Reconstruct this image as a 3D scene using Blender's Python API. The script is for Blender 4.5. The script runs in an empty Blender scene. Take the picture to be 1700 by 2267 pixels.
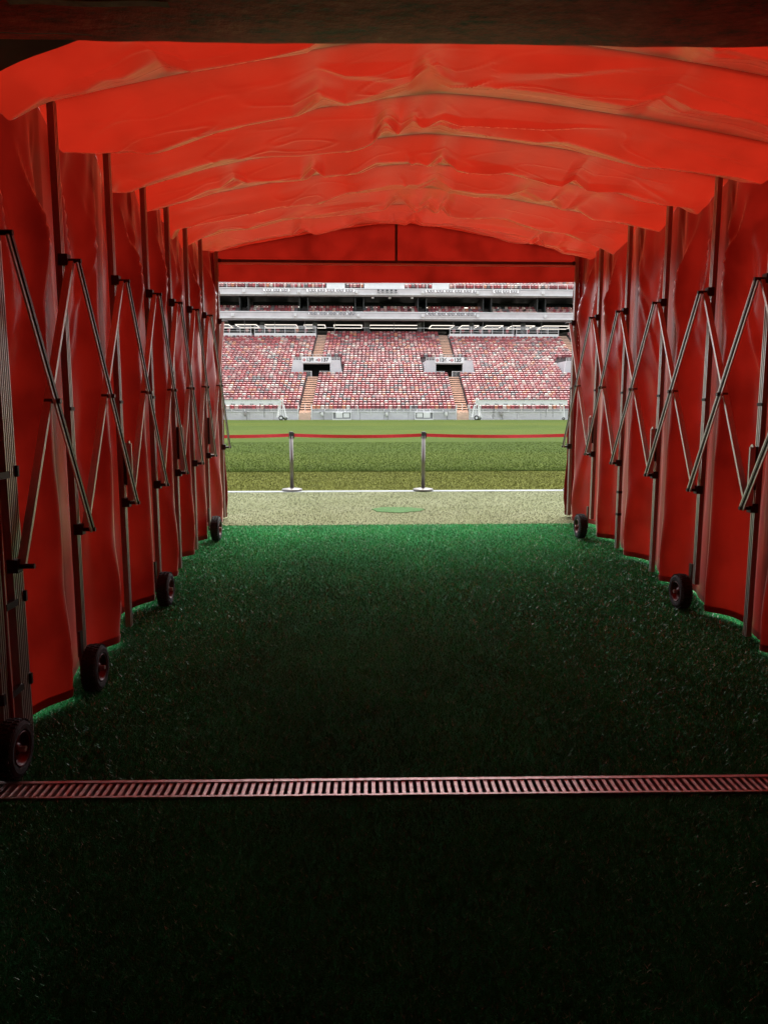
import bpy, math, random
import numpy as np
from mathutils import Vector, noise as mnoise

rnd = random.Random(7)
SC = bpy.context.scene
COL = SC.collection
R = math.radians

# ------------------------------------------------------------------ camera
cam_data = bpy.data.cameras.new("camera")
cam = bpy.data.objects.new("camera", cam_data)
COL.objects.link(cam)
SC.camera = cam
cam_data.sensor_fit = 'VERTICAL'
cam_data.sensor_height = 36.0
cam_data.lens = 26.17
cam_data.clip_start = 0.05
cam_data.clip_end = 2000.0
cam.location = (0.0, 0.0, 1.3)
cam.rotation_euler = (R(90 - 7.83), 0.0, R(-2.37))

# ------------------------------------------------------------------ daylight (bright overcast)
SUN_EL, SUN_AZ = 63.0, 12.0           # very high, a little beyond the pitch
world = bpy.data.worlds.new("World")
SC.world = world
world.use_nodes = True
wn = world.node_tree
wn.nodes.clear()
w_out = wn.nodes.new('ShaderNodeOutputWorld')
w_bg = wn.nodes.new('ShaderNodeBackground')
w_sky = wn.nodes.new('ShaderNodeTexSky')
w_sky.sky_type = 'NISHITA'
w_sky.sun_disc = False
w_sky.sun_elevation = R(SUN_EL)
w_sky.sun_rotation = R(SUN_AZ)
w_sky.air_density = 1.0
w_sky.dust_density = 4.0
w_hs = wn.nodes.new('ShaderNodeHueSaturation')
w_hs.inputs['Saturation'].default_value = 0.25
wn.links.new(w_sky.outputs[0], w_hs.inputs['Color'])
wn.links.new(w_hs.outputs[0], w_bg.inputs['Color'])
w_bg.inputs['Strength'].default_value = 0.15
wn.links.new(w_bg.outputs[0], w_out.inputs['Surface'])

sun_data = bpy.data.lights.new("sun", 'SUN')
sun_data.energy = 1.0
sun_data.angle = R(40)
sun_data.color = (1.0, 0.96, 0.9)
sun = bpy.data.objects.new("sun", sun_data)
COL.objects.link(sun)
sun.rotation_euler = (R(90 - SUN_EL), 0, R(180 - SUN_AZ))
sun.location = (0, -20, 60)

vs = SC.view_settings
vs.view_transform = 'Standard'
vs.look = 'None'
vs.gamma = 1.0
vs.use_curve_mapping = False
vs.exposure = 1.85

SC.cycles.max_bounces = 7
SC.cycles.diffuse_bounces = 4
SC.cycles.transmission_bounces = 8
SC.cycles.sample_clamp_indirect = 6.0

# ------------------------------------------------------------------ mesh helpers
class MB:
    """collects faces that become one mesh"""
    def __init__(s):
        s.v = []; s.f = []; s.m = []
    def add(s, vs, fs, m=0):
        o = len(s.v)
        s.v.extend([tuple(p) for p in vs])
        for f in fs:
            s.f.append(tuple(i + o for i in f)); s.m.append(m)
        return s
    def box(s, x0, x1, y0, y1, z0, z1, m=0):
        vs = [(x0,y0,z0),(x1,y0,z0),(x1,y1,z0),(x0,y1,z0),(x0,y0,z1),(x1,y0,z1),(x1,y1,z1),(x0,y1,z1)]
        return s.add(vs, [(0,3,2,1),(4,5,6,7),(0,1,5,4),(1,2,6,5),(2,3,7,6),(3,0,4,7)], m)
    def bar(s, p0, p1, wa, wb, up=(0,0,1), m=0):
        """box bar p0->p1; wa = full width along side, wb = full width along 'up'"""
        p0, p1 = Vector(p0), Vector(p1)
        d = (p1 - p0).normalized()
        upv = Vector(up)
        if abs(d.dot(upv)) > 0.98: upv = Vector((1,0,0))
        a = d.cross(upv).normalized(); b = a.cross(d).normalized()
        vs = []
        for p in (p0, p1):
            for sa, sb in ((-1,-1),(1,-1),(1,1),(-1,1)):
                vs.append(p + a*sa*wa/2 + b*sb*wb/2)
        return s.add(vs, [(0,3,2,1),(4,5,6,7),(0,1,5,4),(1,2,6,5),(2,3,7,6),(3,0,4,7)], m)
    def cyl(s, p0, p1, r0, r1=None, n=10, m=0):
        r1 = r0 if r1 is None else r1
        p0, p1 = Vector(p0), Vector(p1)
        d = (p1 - p0).normalized()
        up = Vector((0,0,1)) if abs(d.z) < 0.9 else Vector((1,0,0))
        a = d.cross(up).normalized(); b = a.cross(d).normalized()
        vs = []
        for p, r in ((p0, r0), (p1, r1)):
            for i in range(n):
                t = 2*math.pi*i/n
                vs.append(p + (a*math.cos(t) + b*math.sin(t))*r)
        fs = [(i, (i+1) % n, n+(i+1) % n, n+i) for i in range(n)]
        fs += [tuple(range(n-1, -1, -1)), tuple(range(n, 2*n))]
        return s.add(vs, fs, m)
    def lathe(s, centre, axis, prof, n=32, m=0, closed=False):
        """prof: list of (radius, offset along axis)"""
        c = Vector(centre); d = Vector(axis).normalized()
        up = Vector((0,0,1)) if abs(d.z) < 0.9 else Vector((1,0,0))
        a = d.cross(up).normalized(); b = a.cross(d).normalized()
        vs = []
        for r, h in prof:
            for i in range(n):
                t = 2*math.pi*i/n
                vs.append(c + d*h + (a*math.cos(t)+b*math.sin(t))*r)
        fs = []
        k = len(prof)
        for j in range(k if closed else k-1):
            j2 = (j+1) % k
            for i in range(n):
                i2 = (i+1) % n
                fs.append((j*n+i, j*n+i2, j2*n+i2, j2*n+i))
        return s.add(vs, fs, m)
    def prism(s, poly, z0, z1, m=0):
        """poly: (x,y) ring counter-clockwise, extruded in z"""
        n = len(poly)
        vs = [(x,y,z0) for x,y in poly] + [(x,y,z1) for x,y in poly]
        fs = [(i,(i+1)%n,n+(i+1)%n,n+i) for i in range(n)]
        fs += [tuple(range(n-1,-1,-1)), tuple(range(n,2*n))]
        return s.add(vs, fs, m)
    def mesh(s, name, mats, smooth=False):
        me = bpy.data.meshes.new(name)
        me.from_pydata(s.v, [], s.f)
        for mt in (mats if isinstance(mats, (list, tuple)) else [mats]):
            me.materials.append(mt)
        if isinstance(mats, (list, tuple)) and len(mats) > 1:
            me.polygons.foreach_set('material_index', s.m)
        if smooth:
            me.polygons.foreach_set('use_smooth', [True]*len(s.f))
        me.update()
        return me
    def build(s, name, mats, parent=None, smooth=False):
        return link(name, s.mesh(name, mats, smooth), parent)

def link(name, me, parent=None):
    o = bpy.data.objects.new(name, me)
    COL.objects.link(o)
    if parent is not None: o.parent = parent
    return o

def tag(o, label=None, cat=None, group=None, kind=None):
    if label: o['label'] = label
    if cat: o['category'] = cat
    if group: o['group'] = group
    if kind: o['kind'] = kind
    return o

def empty(name, loc, label, cat, group=None):
    """an Empty at a thing's base"""
    o = bpy.data.objects.new(name, None)
    o.empty_display_size = 0.2
    COL.objects.link(o)
    o.location = loc
    return tag(o, label, cat, group)

def grid_mesh(name, P, mats, smooth=True):
    """P: (n,m,3) array"""
    n, m = P.shape[:2]
    idx = np.arange(n*m).reshape(n, m)
    q = np.stack([idx[:-1,:-1], idx[1:,:-1], idx[1:,1:], idx[:-1,1:]], -1).reshape(-1, 4)
    me = bpy.data.meshes.new(name)
    me.from_pydata(P.reshape(-1,3).tolist(), [], q.tolist())
    me.materials.append(mats)
    if smooth: me.polygons.foreach_set('use_smooth', [True]*len(me.polygons))
    me.update()
    return me

# ------------------------------------------------------------------ materials
def new_mat(name):
    m = bpy.data.materials.new(name)
    m.use_nodes = True
    nt = m.node_tree
    b = nt.nodes.get('Principled BSDF')
    return m, nt, b

def N(nt, t, **kw):
    n = nt.nodes.new(t)
    for k, v in kw.items(): setattr(n, k, v)
    return n

def ramp(nt, stops):
    r = nt.nodes.new('ShaderNodeValToRGB')
    e = r.color_ramp.elements
    while len(e) > 1: e.remove(e[-1])
    e[0].position = stops[0][0]; e[0].color = (*stops[0][1], 1)
    for p, c in stops[1:]:
        k = e.new(p); k.color = (*c, 1)
    return r

def noise_node(nt, scale, detail=4, rough=0.55, mapping=None, coord='Object'):
    tc = N(nt, 'ShaderNodeTexCoord')
    mp = N(nt, 'ShaderNodeMapping')
    if mapping: mp.inputs['Scale'].default_value = mapping
    nt.links.new(tc.outputs[coord], mp.inputs['Vector'])
    n = N(nt, 'ShaderNodeTexNoise')
    n.inputs['Scale'].default_value = scale
    n.inputs['Detail'].default_value = detail
    n.inputs['Roughness'].default_value = rough
    nt.links.new(mp.outputs[0], n.inputs['Vector'])
    return n

def plain(name, col, rough=0.6, metal=0.0, var=0.12, scale=6.0, bump=0.0, bscale=60.0, mapping=None):
    m, nt, b = new_mat(name)
    n = noise_node(nt, scale, 5, 0.6, mapping)
    lo = tuple(max(0, c*(1-var)) for c in col); hi = tuple(min(1, c*(1+var)) for c in col)
    r = ramp(nt, [(0.3, lo), (0.7, hi)])
    nt.links.new(n.outputs['Fac'], r.inputs[0])
    nt.links.new(r.outputs[0], b.inputs['Base Color'])
    b.inputs['Roughness'].default_value = rough
    b.inputs['Metallic'].default_value = metal
    if bump:
        n2 = noise_node(nt, bscale, 4, 0.6, mapping)
        bp = N(nt, 'ShaderNodeBump'); bp.inputs['Strength'].default_value = bump
        bp.inputs['Distance'].default_value = 0.01
        nt.links.new(n2.outputs['Fac'], bp.inputs['Height'])
        nt.links.new(bp.outputs[0], b.inputs['Normal'])
    return m

def vinyl(name, dif, trans, tmix=0.6, rough=0.28, shade_stain=0.66):
    """thin PVC sheet: lets daylight through, glossy at grazing angles"""
    m, nt, b = new_mat(name)
    nt.nodes.remove(b)
    out = nt.nodes.get('Material Output')
    n = noise_node(nt, 3.0, 5, 0.6)
    rc = ramp(nt, [(0.3, tuple(c*shade_stain for c in trans)), (0.60, tuple(min(1,c*1.1) for c in trans))])  # grime and uneven shade both mottled into the see-through colour
    nt.links.new(n.outputs['Fac'], rc.inputs[0])
    d = N(nt, 'ShaderNodeBsdfDiffuse'); d.inputs['Color'].default_value = (*dif, 1)
    t = N(nt, 'ShaderNodeBsdfTranslucent'); nt.links.new(rc.outputs[0], t.inputs['Color'])
    mx = N(nt, 'ShaderNodeMixShader'); mx.inputs[0].default_value = tmix
    nt.links.new(d.outputs[0], mx.inputs[1]); nt.links.new(t.outputs[0], mx.inputs[2])
    g = N(nt, 'ShaderNodeBsdfGlossy'); g.inputs['Roughness'].default_value = rough
    g.inputs['Color'].default_value = (1, 1, 1, 1)
    fr = N(nt, 'ShaderNodeLayerWeight')
    pw_ = N(nt, 'ShaderNodeMath', operation='POWER'); pw_.inputs[1].default_value = 5.0
    nt.links.new(fr.outputs['Facing'], pw_.inputs[0])
    fa = N(nt, 'ShaderNodeMath', operation='MULTIPLY_ADD'); fa.inputs[1].default_value = 0.96; fa.inputs[2].default_value = 0.03
    nt.links.new(pw_.outputs[0], fa.inputs[0])
    n2 = noise_node(nt, 9.0, 6, 0.6)
    n3 = noise_node(nt, 700.0, 2, 0.5)
    ad = N(nt, 'ShaderNodeMath', operation='MULTIPLY_ADD')
    ad.inputs[1].default_value = 0.02
    nt.links.new(n3.outputs['Fac'], ad.inputs[0]); nt.links.new(n2.outputs['Fac'], ad.inputs[2])
    bp = N(nt, 'ShaderNodeBump'); bp.inputs['Strength'].default_value = 0.12; bp.inputs['Distance'].default_value = 0.01
    nt.links.new(ad.outputs[0], bp.inputs['Height'])
    for x in (d, g, fr): nt.links.new(bp.outputs[0], x.inputs['Normal'])
    mx2 = N(nt, 'ShaderNodeMixShader')
    nt.links.new(fa.outputs[0], mx2.inputs[0]); nt.links.new(mx.outputs[0], mx2.inputs[1]); nt.links.new(g.outputs[0], mx2.inputs[2])
    sh = N(nt, 'ShaderNodeBsdfSheen'); sh.inputs['Color'].default_value = (0.42, 0.34, 0.29, 1)
    sh.inputs['Roughness'].default_value = 0.36
    nt.links.new(bp.outputs[0], sh.inputs['Normal'])
    asd = N(nt, 'ShaderNodeAddShader')
    nt.links.new(mx2.outputs[0], asd.inputs[0]); nt.links.new(sh.outputs[0], asd.inputs[1])
    nt.links.new(asd.outputs[0], out.inputs['Surface'])
    return m

def grass_mat(name, cols, fine=90.0, broad=1.2, bump=0.8, stripes=None, mapping=None, rough=0.9):
    """cols: dark, mid, light; stripes = (period, mix, colour multipliers a/b)"""
    m, nt, b = new_mat(name)
    a = noise_node(nt, fine, 3, 0.7, mapping)
    c = noise_node(nt, broad, 4, 0.6, mapping)
    mix = N(nt, 'ShaderNodeMath', operation='MULTIPLY_ADD')
    mix.inputs[1].default_value = 0.62
    sub = N(nt, 'ShaderNodeMath', operation='MULTIPLY'); sub.inputs[1].default_value = 0.38
    nt.links.new(c.outputs['Fac'], sub.inputs[0])
    nt.links.new(a.outputs['Fac'], mix.inputs[0]); nt.links.new(sub.outputs[0], mix.inputs[2])
    r = ramp(nt, [(0.33, cols[0]), (0.5, cols[1]), (0.68, cols[2])])
    nt.links.new(mix.outputs[0], r.inputs[0])
    last = r.outputs[0]
    if stripes:
        tc = N(nt, 'ShaderNodeTexCoord'); sp = N(nt, 'ShaderNodeSeparateXYZ')
        nt.links.new(tc.outputs['Object'], sp.inputs[0])
        sn = N(nt, 'ShaderNodeMath', operation='SINE')
        ml = N(nt, 'ShaderNodeMath', operation='MULTIPLY_ADD')
        ml.inputs[1].default_value = 2*math.pi/stripes[0]; ml.inputs[2].default_value = stripes[3]
        nt.links.new(sp.outputs['Y'], ml.inputs[0]); nt.links.new(ml.outputs[0], sn.inputs[0])
        r2 = ramp(nt, [(0.42, stripes[1]), (0.58, stripes[2])])
        m01 = N(nt, 'ShaderNodeMath', operation='MULTIPLY_ADD'); m01.inputs[1].default_value = 0.5; m01.inputs[2].default_value = 0.5
        nt.links.new(sn.outputs[0], m01.inputs[0]); nt.links.new(m01.outputs[0], r2.inputs[0])
        mm = N(nt, 'ShaderNodeMix', data_type='RGBA', blend_type='MULTIPLY'); mm.inputs[0].default_value = 1.0
        nt.links.new(last, mm.inputs[6]); nt.links.new(r2.outputs[0], mm.inputs[7])
        last = mm.outputs[2]
    nt.links.new(last, b.inputs['Base Color'])
    b.inputs['Roughness'].default_value = rough
    b.inputs['Specular IOR Level'].default_value = 0.05
    bp = N(nt, 'ShaderNodeBump'); bp.inputs['Strength'].default_value = bump; bp.inputs['Distance'].default_value = 0.02
    nt.links.new(a.outputs['Fac'], bp.inputs['Height'])
    nt.links.new(bp.outputs[0], b.inputs['Normal'])
    return m

def blade_mat(name, stops, rough=0.45, spec=0.5):
    m, nt, b = new_mat(name)
    g = N(nt, 'ShaderNodeNewGeometry')
    r = ramp(nt, stops)
    nt.links.new(g.outputs['Random Per Island'], r.inputs[0])
    n = noise_node(nt, 1.7, 5, 0.6)
    r2 = ramp(nt, [(0.3, (0.62, 0.62, 0.62)), (0.7, (1.2, 1.2, 1.2))])
    nt.links.new(n.outputs['Fac'], r2.inputs[0])
    mm = N(nt, 'ShaderNodeMix', data_type='RGBA', blend_type='MULTIPLY'); mm.inputs[0].default_value = 1.0
    nt.links.new(r.outputs[0], mm.inputs[6]); nt.links.new(r2.outputs[0], mm.inputs[7])
    nt.links.new(mm.outputs[2], b.inputs['Base Color'])
    b.inputs['Roughness'].default_value = rough
    b.inputs['Specular IOR Level'].default_value = spec
    return m

def emit(name, col, s):
    m, nt, b = new_mat(name)
    b.inputs['Base Color'].default_value = (0.8, 0.8, 0.8, 1)
    b.inputs['Emission Color'].default_value = (*col, 1)
    b.inputs['Emission Strength'].default_value = s
    return m

M = {}
M['vinyl'] = vinyl('red_vinyl', (0.34, 0.010, 0.007), (0.2, 0.008, 0.003), 0.55, 0.33, 0.86)
M['wall_vinyl'] = vinyl('red_wall_vinyl', (0.34, 0.010, 0.008), (0.215, 0.007, 0.0034), 0.5, 0.32, 0.55)
M['vinyl_dark'] = plain('dark_red_vinyl', (0.10, 0.03, 0.025), 0.5, var=0.6, scale=5, bump=0.4, bscale=18)
M['alu'] = plain('brushed_aluminium', (0.68, 0.66, 0.63), 0.38, 0.9, 0.08, 12, 0.1, 90, (8, 8, 0.6))
M['alu_shade'] = plain('shaded_aluminium', (0.4, 0.3, 0.27), 0.5, 0.3, 0.15, 12, 0.1, 60, (4, 4, 0.5))  # post aluminium with the shade on its sides put into the colour
M['steel'] = plain('dark_steel', (0.10, 0.095, 0.09), 0.36, 0.85, 0.2, 20, 0.1, 80)
M['black'] = plain('black_plastic', (0.018, 0.018, 0.018), 0.5, 0, 0.2, 20)
M['rubber'] = plain('tyre_rubber', (0.018, 0.018, 0.019), 0.8, 0, 0.3, 30, 0.3, 120)
M['rim'] = plain('red_painted_rim', (0.09, 0.01, 0.01), 0.35, 0.2, 0.2, 30)
M['zinc'] = plain('zinc_steel', (0.62, 0.46, 0.43), 0.4, 0.9, 0.3, 40, 0.15, 150)  # reddish: the red light off the vinyl is tinted into the steel
M['chrome'] = plain('satin_stainless', (0.2, 0.18, 0.165), 0.3, 1.0, 0.05, 10)
M['base'] = plain('worn_base_cover', (0.15, 0.14, 0.13), 0.4, 0.6, 0.15, 20)
M['concrete_dark'] = plain('dark_concrete', (0.32, 0.29, 0.28), 0.9, 0, 0.35, 2.5, 0.4, 25)
M['trough'] = plain('drain_trough', (0.04, 0.037, 0.035), 0.9, 0, 0.3, 20)
M['tape'] = plain('worn_tape', (0.36, 0.31, 0.28), 0.6, 0, 0.3, 25)
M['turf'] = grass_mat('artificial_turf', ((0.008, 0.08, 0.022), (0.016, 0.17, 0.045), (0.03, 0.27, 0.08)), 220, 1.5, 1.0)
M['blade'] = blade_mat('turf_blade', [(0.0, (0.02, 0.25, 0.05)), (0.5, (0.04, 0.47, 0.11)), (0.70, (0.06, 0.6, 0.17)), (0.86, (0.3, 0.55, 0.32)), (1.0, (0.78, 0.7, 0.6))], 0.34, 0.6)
M['pale'] = grass_mat('worn_pale_turf', ((0.11, 0.122, 0.055), (0.165, 0.178, 0.095), (0.24, 0.25, 0.16)), 120, 1.1, 0.7)
M['pale_blade'] = blade_mat('pale_turf_blade', [(0.0, (0.095, 0.11, 0.045)), (0.5, (0.165, 0.18, 0.095)), (1.0, (0.27, 0.28, 0.19))], 0.6)
M['olive'] = grass_mat('olive_grass', ((0.06, 0.068, 0.009), (0.085, 0.093, 0.014), (0.11, 0.117, 0.024)), 60, 0.9, 0.4)
M['pitch'] = grass_mat('pitch_grass', ((0.032, 0.052, 0.0065), (0.045, 0.067, 0.0085), (0.062, 0.083, 0.012)), 26, 0.25, 0.8,
                       stripes=(26.0, (0.92, 0.98, 0.92), (1.15, 1.08, 1.0), -math.pi*0.75))
M['olive_blade'] = blade_mat('olive_blade', [(0.0, (0.055, 0.065, 0.009)), (0.6, (0.095, 0.103, 0.018)), (1.0, (0.15, 0.152, 0.04))], 0.7, 0.1)
M['pitch_blade'] = blade_mat('pitch_blade', [(0.0, (0.042, 0.07, 0.009)), (0.6, (0.07, 0.107, 0.014)), (1.0, (0.105, 0.142, 0.026))], 0.7, 0.1)
M['white_turf'] = grass_mat('white_line_turf', ((0.2, 0.215, 0.225), (0.27, 0.285, 0.3), (0.34, 0.35, 0.36)), 150, 2, 0.5)
M['patch'] = grass_mat('green_patch_turf', ((0.045, 0.11, 0.035), (0.075, 0.155, 0.058), (0.12, 0.2, 0.1)), 150, 2, 0.8)
M['ground'] = plain('ground_earth', (0.12, 0.11, 0.08), 0.95, 0, 0.3, 0.8, 0.4, 10)
M['belt'] = plain('red_belt', (0.55, 0.012, 0.02), 0.6, 0, 0.1, 20)
M['conc'] = plain('pale_concrete', (0.68, 0.67, 0.69), 0.85, 0, 0.1, 0.8)
M['terrace'] = plain('terrace_concrete', (0.12, 0.1, 0.1), 0.9, 0, 0.2, 0.8)
M['tan'] = plain('tan_stair', (0.76, 0.54, 0.42), 0.85, 0, 0.1, 1.5)
M['tan_dark'] = plain('stair_nosing', (0.7, 0.49, 0.38), 0.8, 0, 0.12, 1.5)
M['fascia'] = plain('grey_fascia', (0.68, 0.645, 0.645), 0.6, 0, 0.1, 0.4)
M['white'] = plain('white_paint', (0.8, 0.8, 0.79), 0.5, 0, 0.05, 2)
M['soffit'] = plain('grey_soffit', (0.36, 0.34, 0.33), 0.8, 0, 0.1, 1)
M['dark'] = plain('dark_interior', (0.05, 0.052, 0.05), 0.6, 0, 0.4, 0.5)
M['glass'] = plain('dark_glass', (0.02, 0.026, 0.024), 0.12, 0, 0.3, 0.3)
M['brown'] = plain('brown_panel', (0.1, 0.05, 0.03), 0.6, 0, 0.3, 0.5)
M['sign'] = plain('sign_white', (0.92, 0.93, 0.94), 0.5, 0, 0.02, 2)
M['ink'] = plain('sign_ink', (0.03, 0.035, 0.05), 0.6, 0, 0.1, 2)
M['ink_red'] = plain('sign_red', (0.5, 0.03, 0.05), 0.6, 0, 0.1, 2)
M['strip'] = emit('strip_light', (1.0, 0.9, 0.78), 0.5)
M['panelgrey'] = plain('cabinet_grey', (0.3, 0.3, 0.31), 0.5, 0, 0.1, 3)
SEAT_COLS = [('dark red', (0.22, 0.045, 0.05), 29), ('bright red', (0.36, 0.06, 0.064), 28), ('pink', (0.42, 0.205, 0.2), 15),
             ('pale cream', (0.5, 0.42, 0.36), 5), ('dark grey', (0.14, 0.12, 0.12), 11), ('orange', (0.46, 0.17, 0.09), 6),
             ('pale salmon', (0.48, 0.29, 0.245), 6)]
SEAT_M = [plain(c.replace(' ', '_') + '_seat', k, 0.4, 0, 0.06, 3) for c, k, w in SEAT_COLS]
SEAT_W = [w for _, _, w in SEAT_COLS]

# ------------------------------------------------------------------ ground and pitch
SL = math.tan(R(3.0))
Y_EXIT = 9.05
def gz(y): return min(0.0, (y - Y_EXIT)*SL)

Y_TURF = 8.55
g = MB()
ys = [-400, -8, Y_TURF, Y_TURF + 0.001, Y_EXIT, 300, 900]
zs = [gz(-8) - 0.07, gz(-8) - 0.07, gz(Y_TURF) - 0.07, gz(Y_TURF) - 0.02, -0.02, -0.02, -0.02]
gv, gf = [], []
for i, (y, z) in enumerate(zip(ys, zs)):
    gv += [(-500, y, z), (500, y, z)]
    if i: gf.append((2*i-2, 2*i-1, 2*i+1, 2*i))
tag(g.add(gv, gf).build('ground', M['ground']), kind='structure')

def sheet(name, x0, x1, y0, y1, mat, lift, th=0.012, ny=2):
    mb = MB()
    yy = [y0 + (y1-y0)*i/(ny-1) for i in range(ny)]
    vs = []
    for y in yy:
        z = gz(y) + lift
        vs += [(x0, y, z), (x1, y, z), (x0, y, z-th), (x1, y, z-th)]
    fs = []
    for i in range(ny-1):
        a = 4*i; b = a+4
        fs += [(a, a+1, b+1, b), (a+2, b+2, b+3, a+3), (a, b, b+2, a+2), (a+1, a+3, b+3, b+1)]
    fs += [(0, 2, 3, 1), (4*ny-4, 4*ny-3, 4*ny-1, 4*ny-2)]
    mb.add(vs, fs)
    return tag(mb.build(name, mat), kind='structure')

DR0, DR1 = 2.945, 3.095               # the drain crosses here
def dslant(x): return -0.0223*(x - 0.17)
def carpet(ya, yb, slant_a, slant_b):
    mb = MB(); vs = []
    for x in (-2.58, 3.68):
        for y, sl in ((ya, slant_a), (yb, slant_b)):
            yy = y + (dslant(x) if sl else 0)
            vs += [(x, yy, gz(yy)), (x, yy, gz(yy) - 0.05)]
    mb.add(vs, [(0, 4, 6, 2), (1, 3, 7, 5), (0, 1, 5, 4), (2, 6, 7, 3), (0, 2, 3, 1), (4, 5, 7, 6)])
    return tag(mb.build('turf_carpet', M['turf']), kind='structure')
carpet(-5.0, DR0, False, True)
carpet(DR1, Y_TURF, True, False)
sheet('worn_turf_strip', -40, 42, Y_TURF + 0.004, 11.806, M['pale'], 0.0, 0.015, 14)
sheet('white_line', -40, 42, 11.81, 12.0, M['white_turf'], 0.004, 0.02)
sheet('olive_grass_strip', -60, 62, 12.004, 15.7, M['olive'], 0.0, 0.015)
sheet('pitch', -90, 92, 15.702, 95.96, M['pitch'], 0.0, 0.02)
pm = MB()
ring = []
for i in range(120):
    t = 2*math.pi*i/120
    rr = 1 + 0.05*math.sin(3*t+1) + 0.04*math.sin(7*t) + rnd.uniform(-0.06, 0.05)
    ring.append((0.575 + 0.33*rr*math.cos(t), 9.63 + 0.27*rr*math.sin(t)))
pm.prism(ring, 0.001, 0.007)
tag(pm.build('green_turf_patch', M['patch']), kind='structure')

def blades(name, label, x0, x1, y0, y1, count, h, w, mat, seed, dens_pow=1.0, lift=0.0, tilt=0.7, slant=False):
    """short blades scattered over a strip: one triangle each, as stuff"""
    r = np.random.default_rng(seed)
    x = r.uniform(x0, x1, count)
    y = y0 + (y1-y0)*r.uniform(0, 1, count)**dens_pow
    if slant: y = y - 0.0223*(x - 0.17)*np.clip(1 - np.abs(y - 3.02)/1.2, 0, 1)
    z = np.minimum(0, (y - Y_EXIT)*SL) + lift
    ang = r.uniform(0, 2*np.pi, count)
    hh = h*r.uniform(0.6, 1.3, count); ww = w*r.uniform(0.7, 1.3, count)
    la = r.uniform(0, 2*np.pi, count); lt = hh*r.uniform(0.1, 1.0, count)*tilt*2
    V = np.empty((count, 3, 3))
    V[:,0] = np.stack([x-np.cos(ang)*ww/2, y-np.sin(ang)*ww/2, z-0.002], 1)
    V[:,1] = np.stack([x+np.cos(ang)*ww/2, y+np.sin(ang)*ww/2, z-0.002], 1)
    V[:,2] = np.stack([x+np.cos(la)*lt, y+np.sin(la)*lt, z+hh], 1)
    me = bpy.data.meshes.new(name)
    me.vertices.add(count*3); me.vertices.foreach_set('co', V.ravel())
    me.loops.add(count*3); me.loops.foreach_set('vertex_index', np.arange(count*3, dtype=np.int32))
    me.polygons.add(count); me.polygons.foreach_set('loop_start', np.arange(0, count*3, 3, dtype=np.int32))
    me.update(calc_edges=True)
    me.materials.append(mat)
    o = link(name, me)
    return tag(o, label, 'grass', kind='stuff')

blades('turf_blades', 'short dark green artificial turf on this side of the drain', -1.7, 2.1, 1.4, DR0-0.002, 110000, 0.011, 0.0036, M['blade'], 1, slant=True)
blades('turf_blades', 'short green artificial turf just beyond the drain', -2.4, 3.2, DR1+0.002, 4.9, 115000, 0.013, 0.0046, M['blade'], 2, slant=True)
blades('turf_blades', 'short bright green artificial turf near the tunnel mouth', -2.4, 3.5, 4.9, Y_TURF, 130000, 0.015, 0.0065, M['blade'], 3)
blades('pale_turf_blades', 'worn pale turf between the tunnel mouth and the white line', -3.2, 4.8, Y_TURF, 11.74, 60000, 0.012, 0.007, M['pale_blade'], 4)
blades('olive_grass_blades', 'olive grass behind the white line', -3.6, 5.6, 12.06, 15.7, 60000, 0.022, 0.008, M['olive_blade'], 5)
blades('pitch_grass_blades', 'green pitch grass behind the olive strip', -6.5, 9.5, 15.7, 30.0, 130000, 0.026, 0.012, M['pitch_blade'], 6, 2.2)

# ------------------------------------------------------------------ dark passage the camera stands in
pw = MB()
pw.box(-2.9, -2.6, -5.3, 2.80, -0.9, 3.6)
tag(pw.build('wall_left', M['concrete_dark']), kind='structure')
pw = MB(); pw.box(3.7, 4.0, -5.3, 2.80, -0.9, 3.6)
tag(pw.build('wall_right', M['concrete_dark']), kind='structure')
pw = MB(); pw.box(-2.6, 3.7, -5.3, -5.0, -0.9, 3.6)
tag(pw.build('wall_back', M['concrete_dark']), kind='structure')
pw = MB(); pw.box(-2.9, 4.0, -5.3, 3.1, 3.602, 3.9)
tag(pw.build('ceiling', M['concrete_dark']), kind='structure')

for (a, b) in ((-2.6, -1.72), (2.78, 3.7)):  # unseen blocks added to keep daylight from leaking in beside the tunnel
    pw = MB(); pw.box(a, b, 2.5, 3.02, -0.9, 3.6)
    tag(pw.build('daylight_block', M['concrete_dark']), kind='structure')

def dirty_red():
    m, nt, b = new_mat('scuffed_dark_red')
    a = noise_node(nt, 6.5, 10, 0.78, (1, 2.2, 2.2))
    r = ramp(nt, [(0.36, (0.10, 0.014, 0.010)), (0.50, (0.6, 0.022, 0.018)), (0.60, (0.75, 0.06, 0.05)), (0.72, (0.85, 0.3, 0.26))])
    nt.links.new(a.outputs['Fac'], r.inputs[0]); nt.links.new(r.outputs[0], b.inputs['Base Color'])
    b.inputs['Roughness'].default_value = 0.55
    c = noise_node(nt, 24, 5, 0.6)
    bp = N(nt, 'ShaderNodeBump'); bp.inputs['Strength'].default_value = 0.6; bp.inputs['Distance'].default_value = 0.01
    nt.links.new(c.outputs['Fac'], bp.inputs['Height']); nt.links.new(bp.outputs[0], b.inputs['Normal'])
    return m
M['scuff'] = dirty_red()

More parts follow.
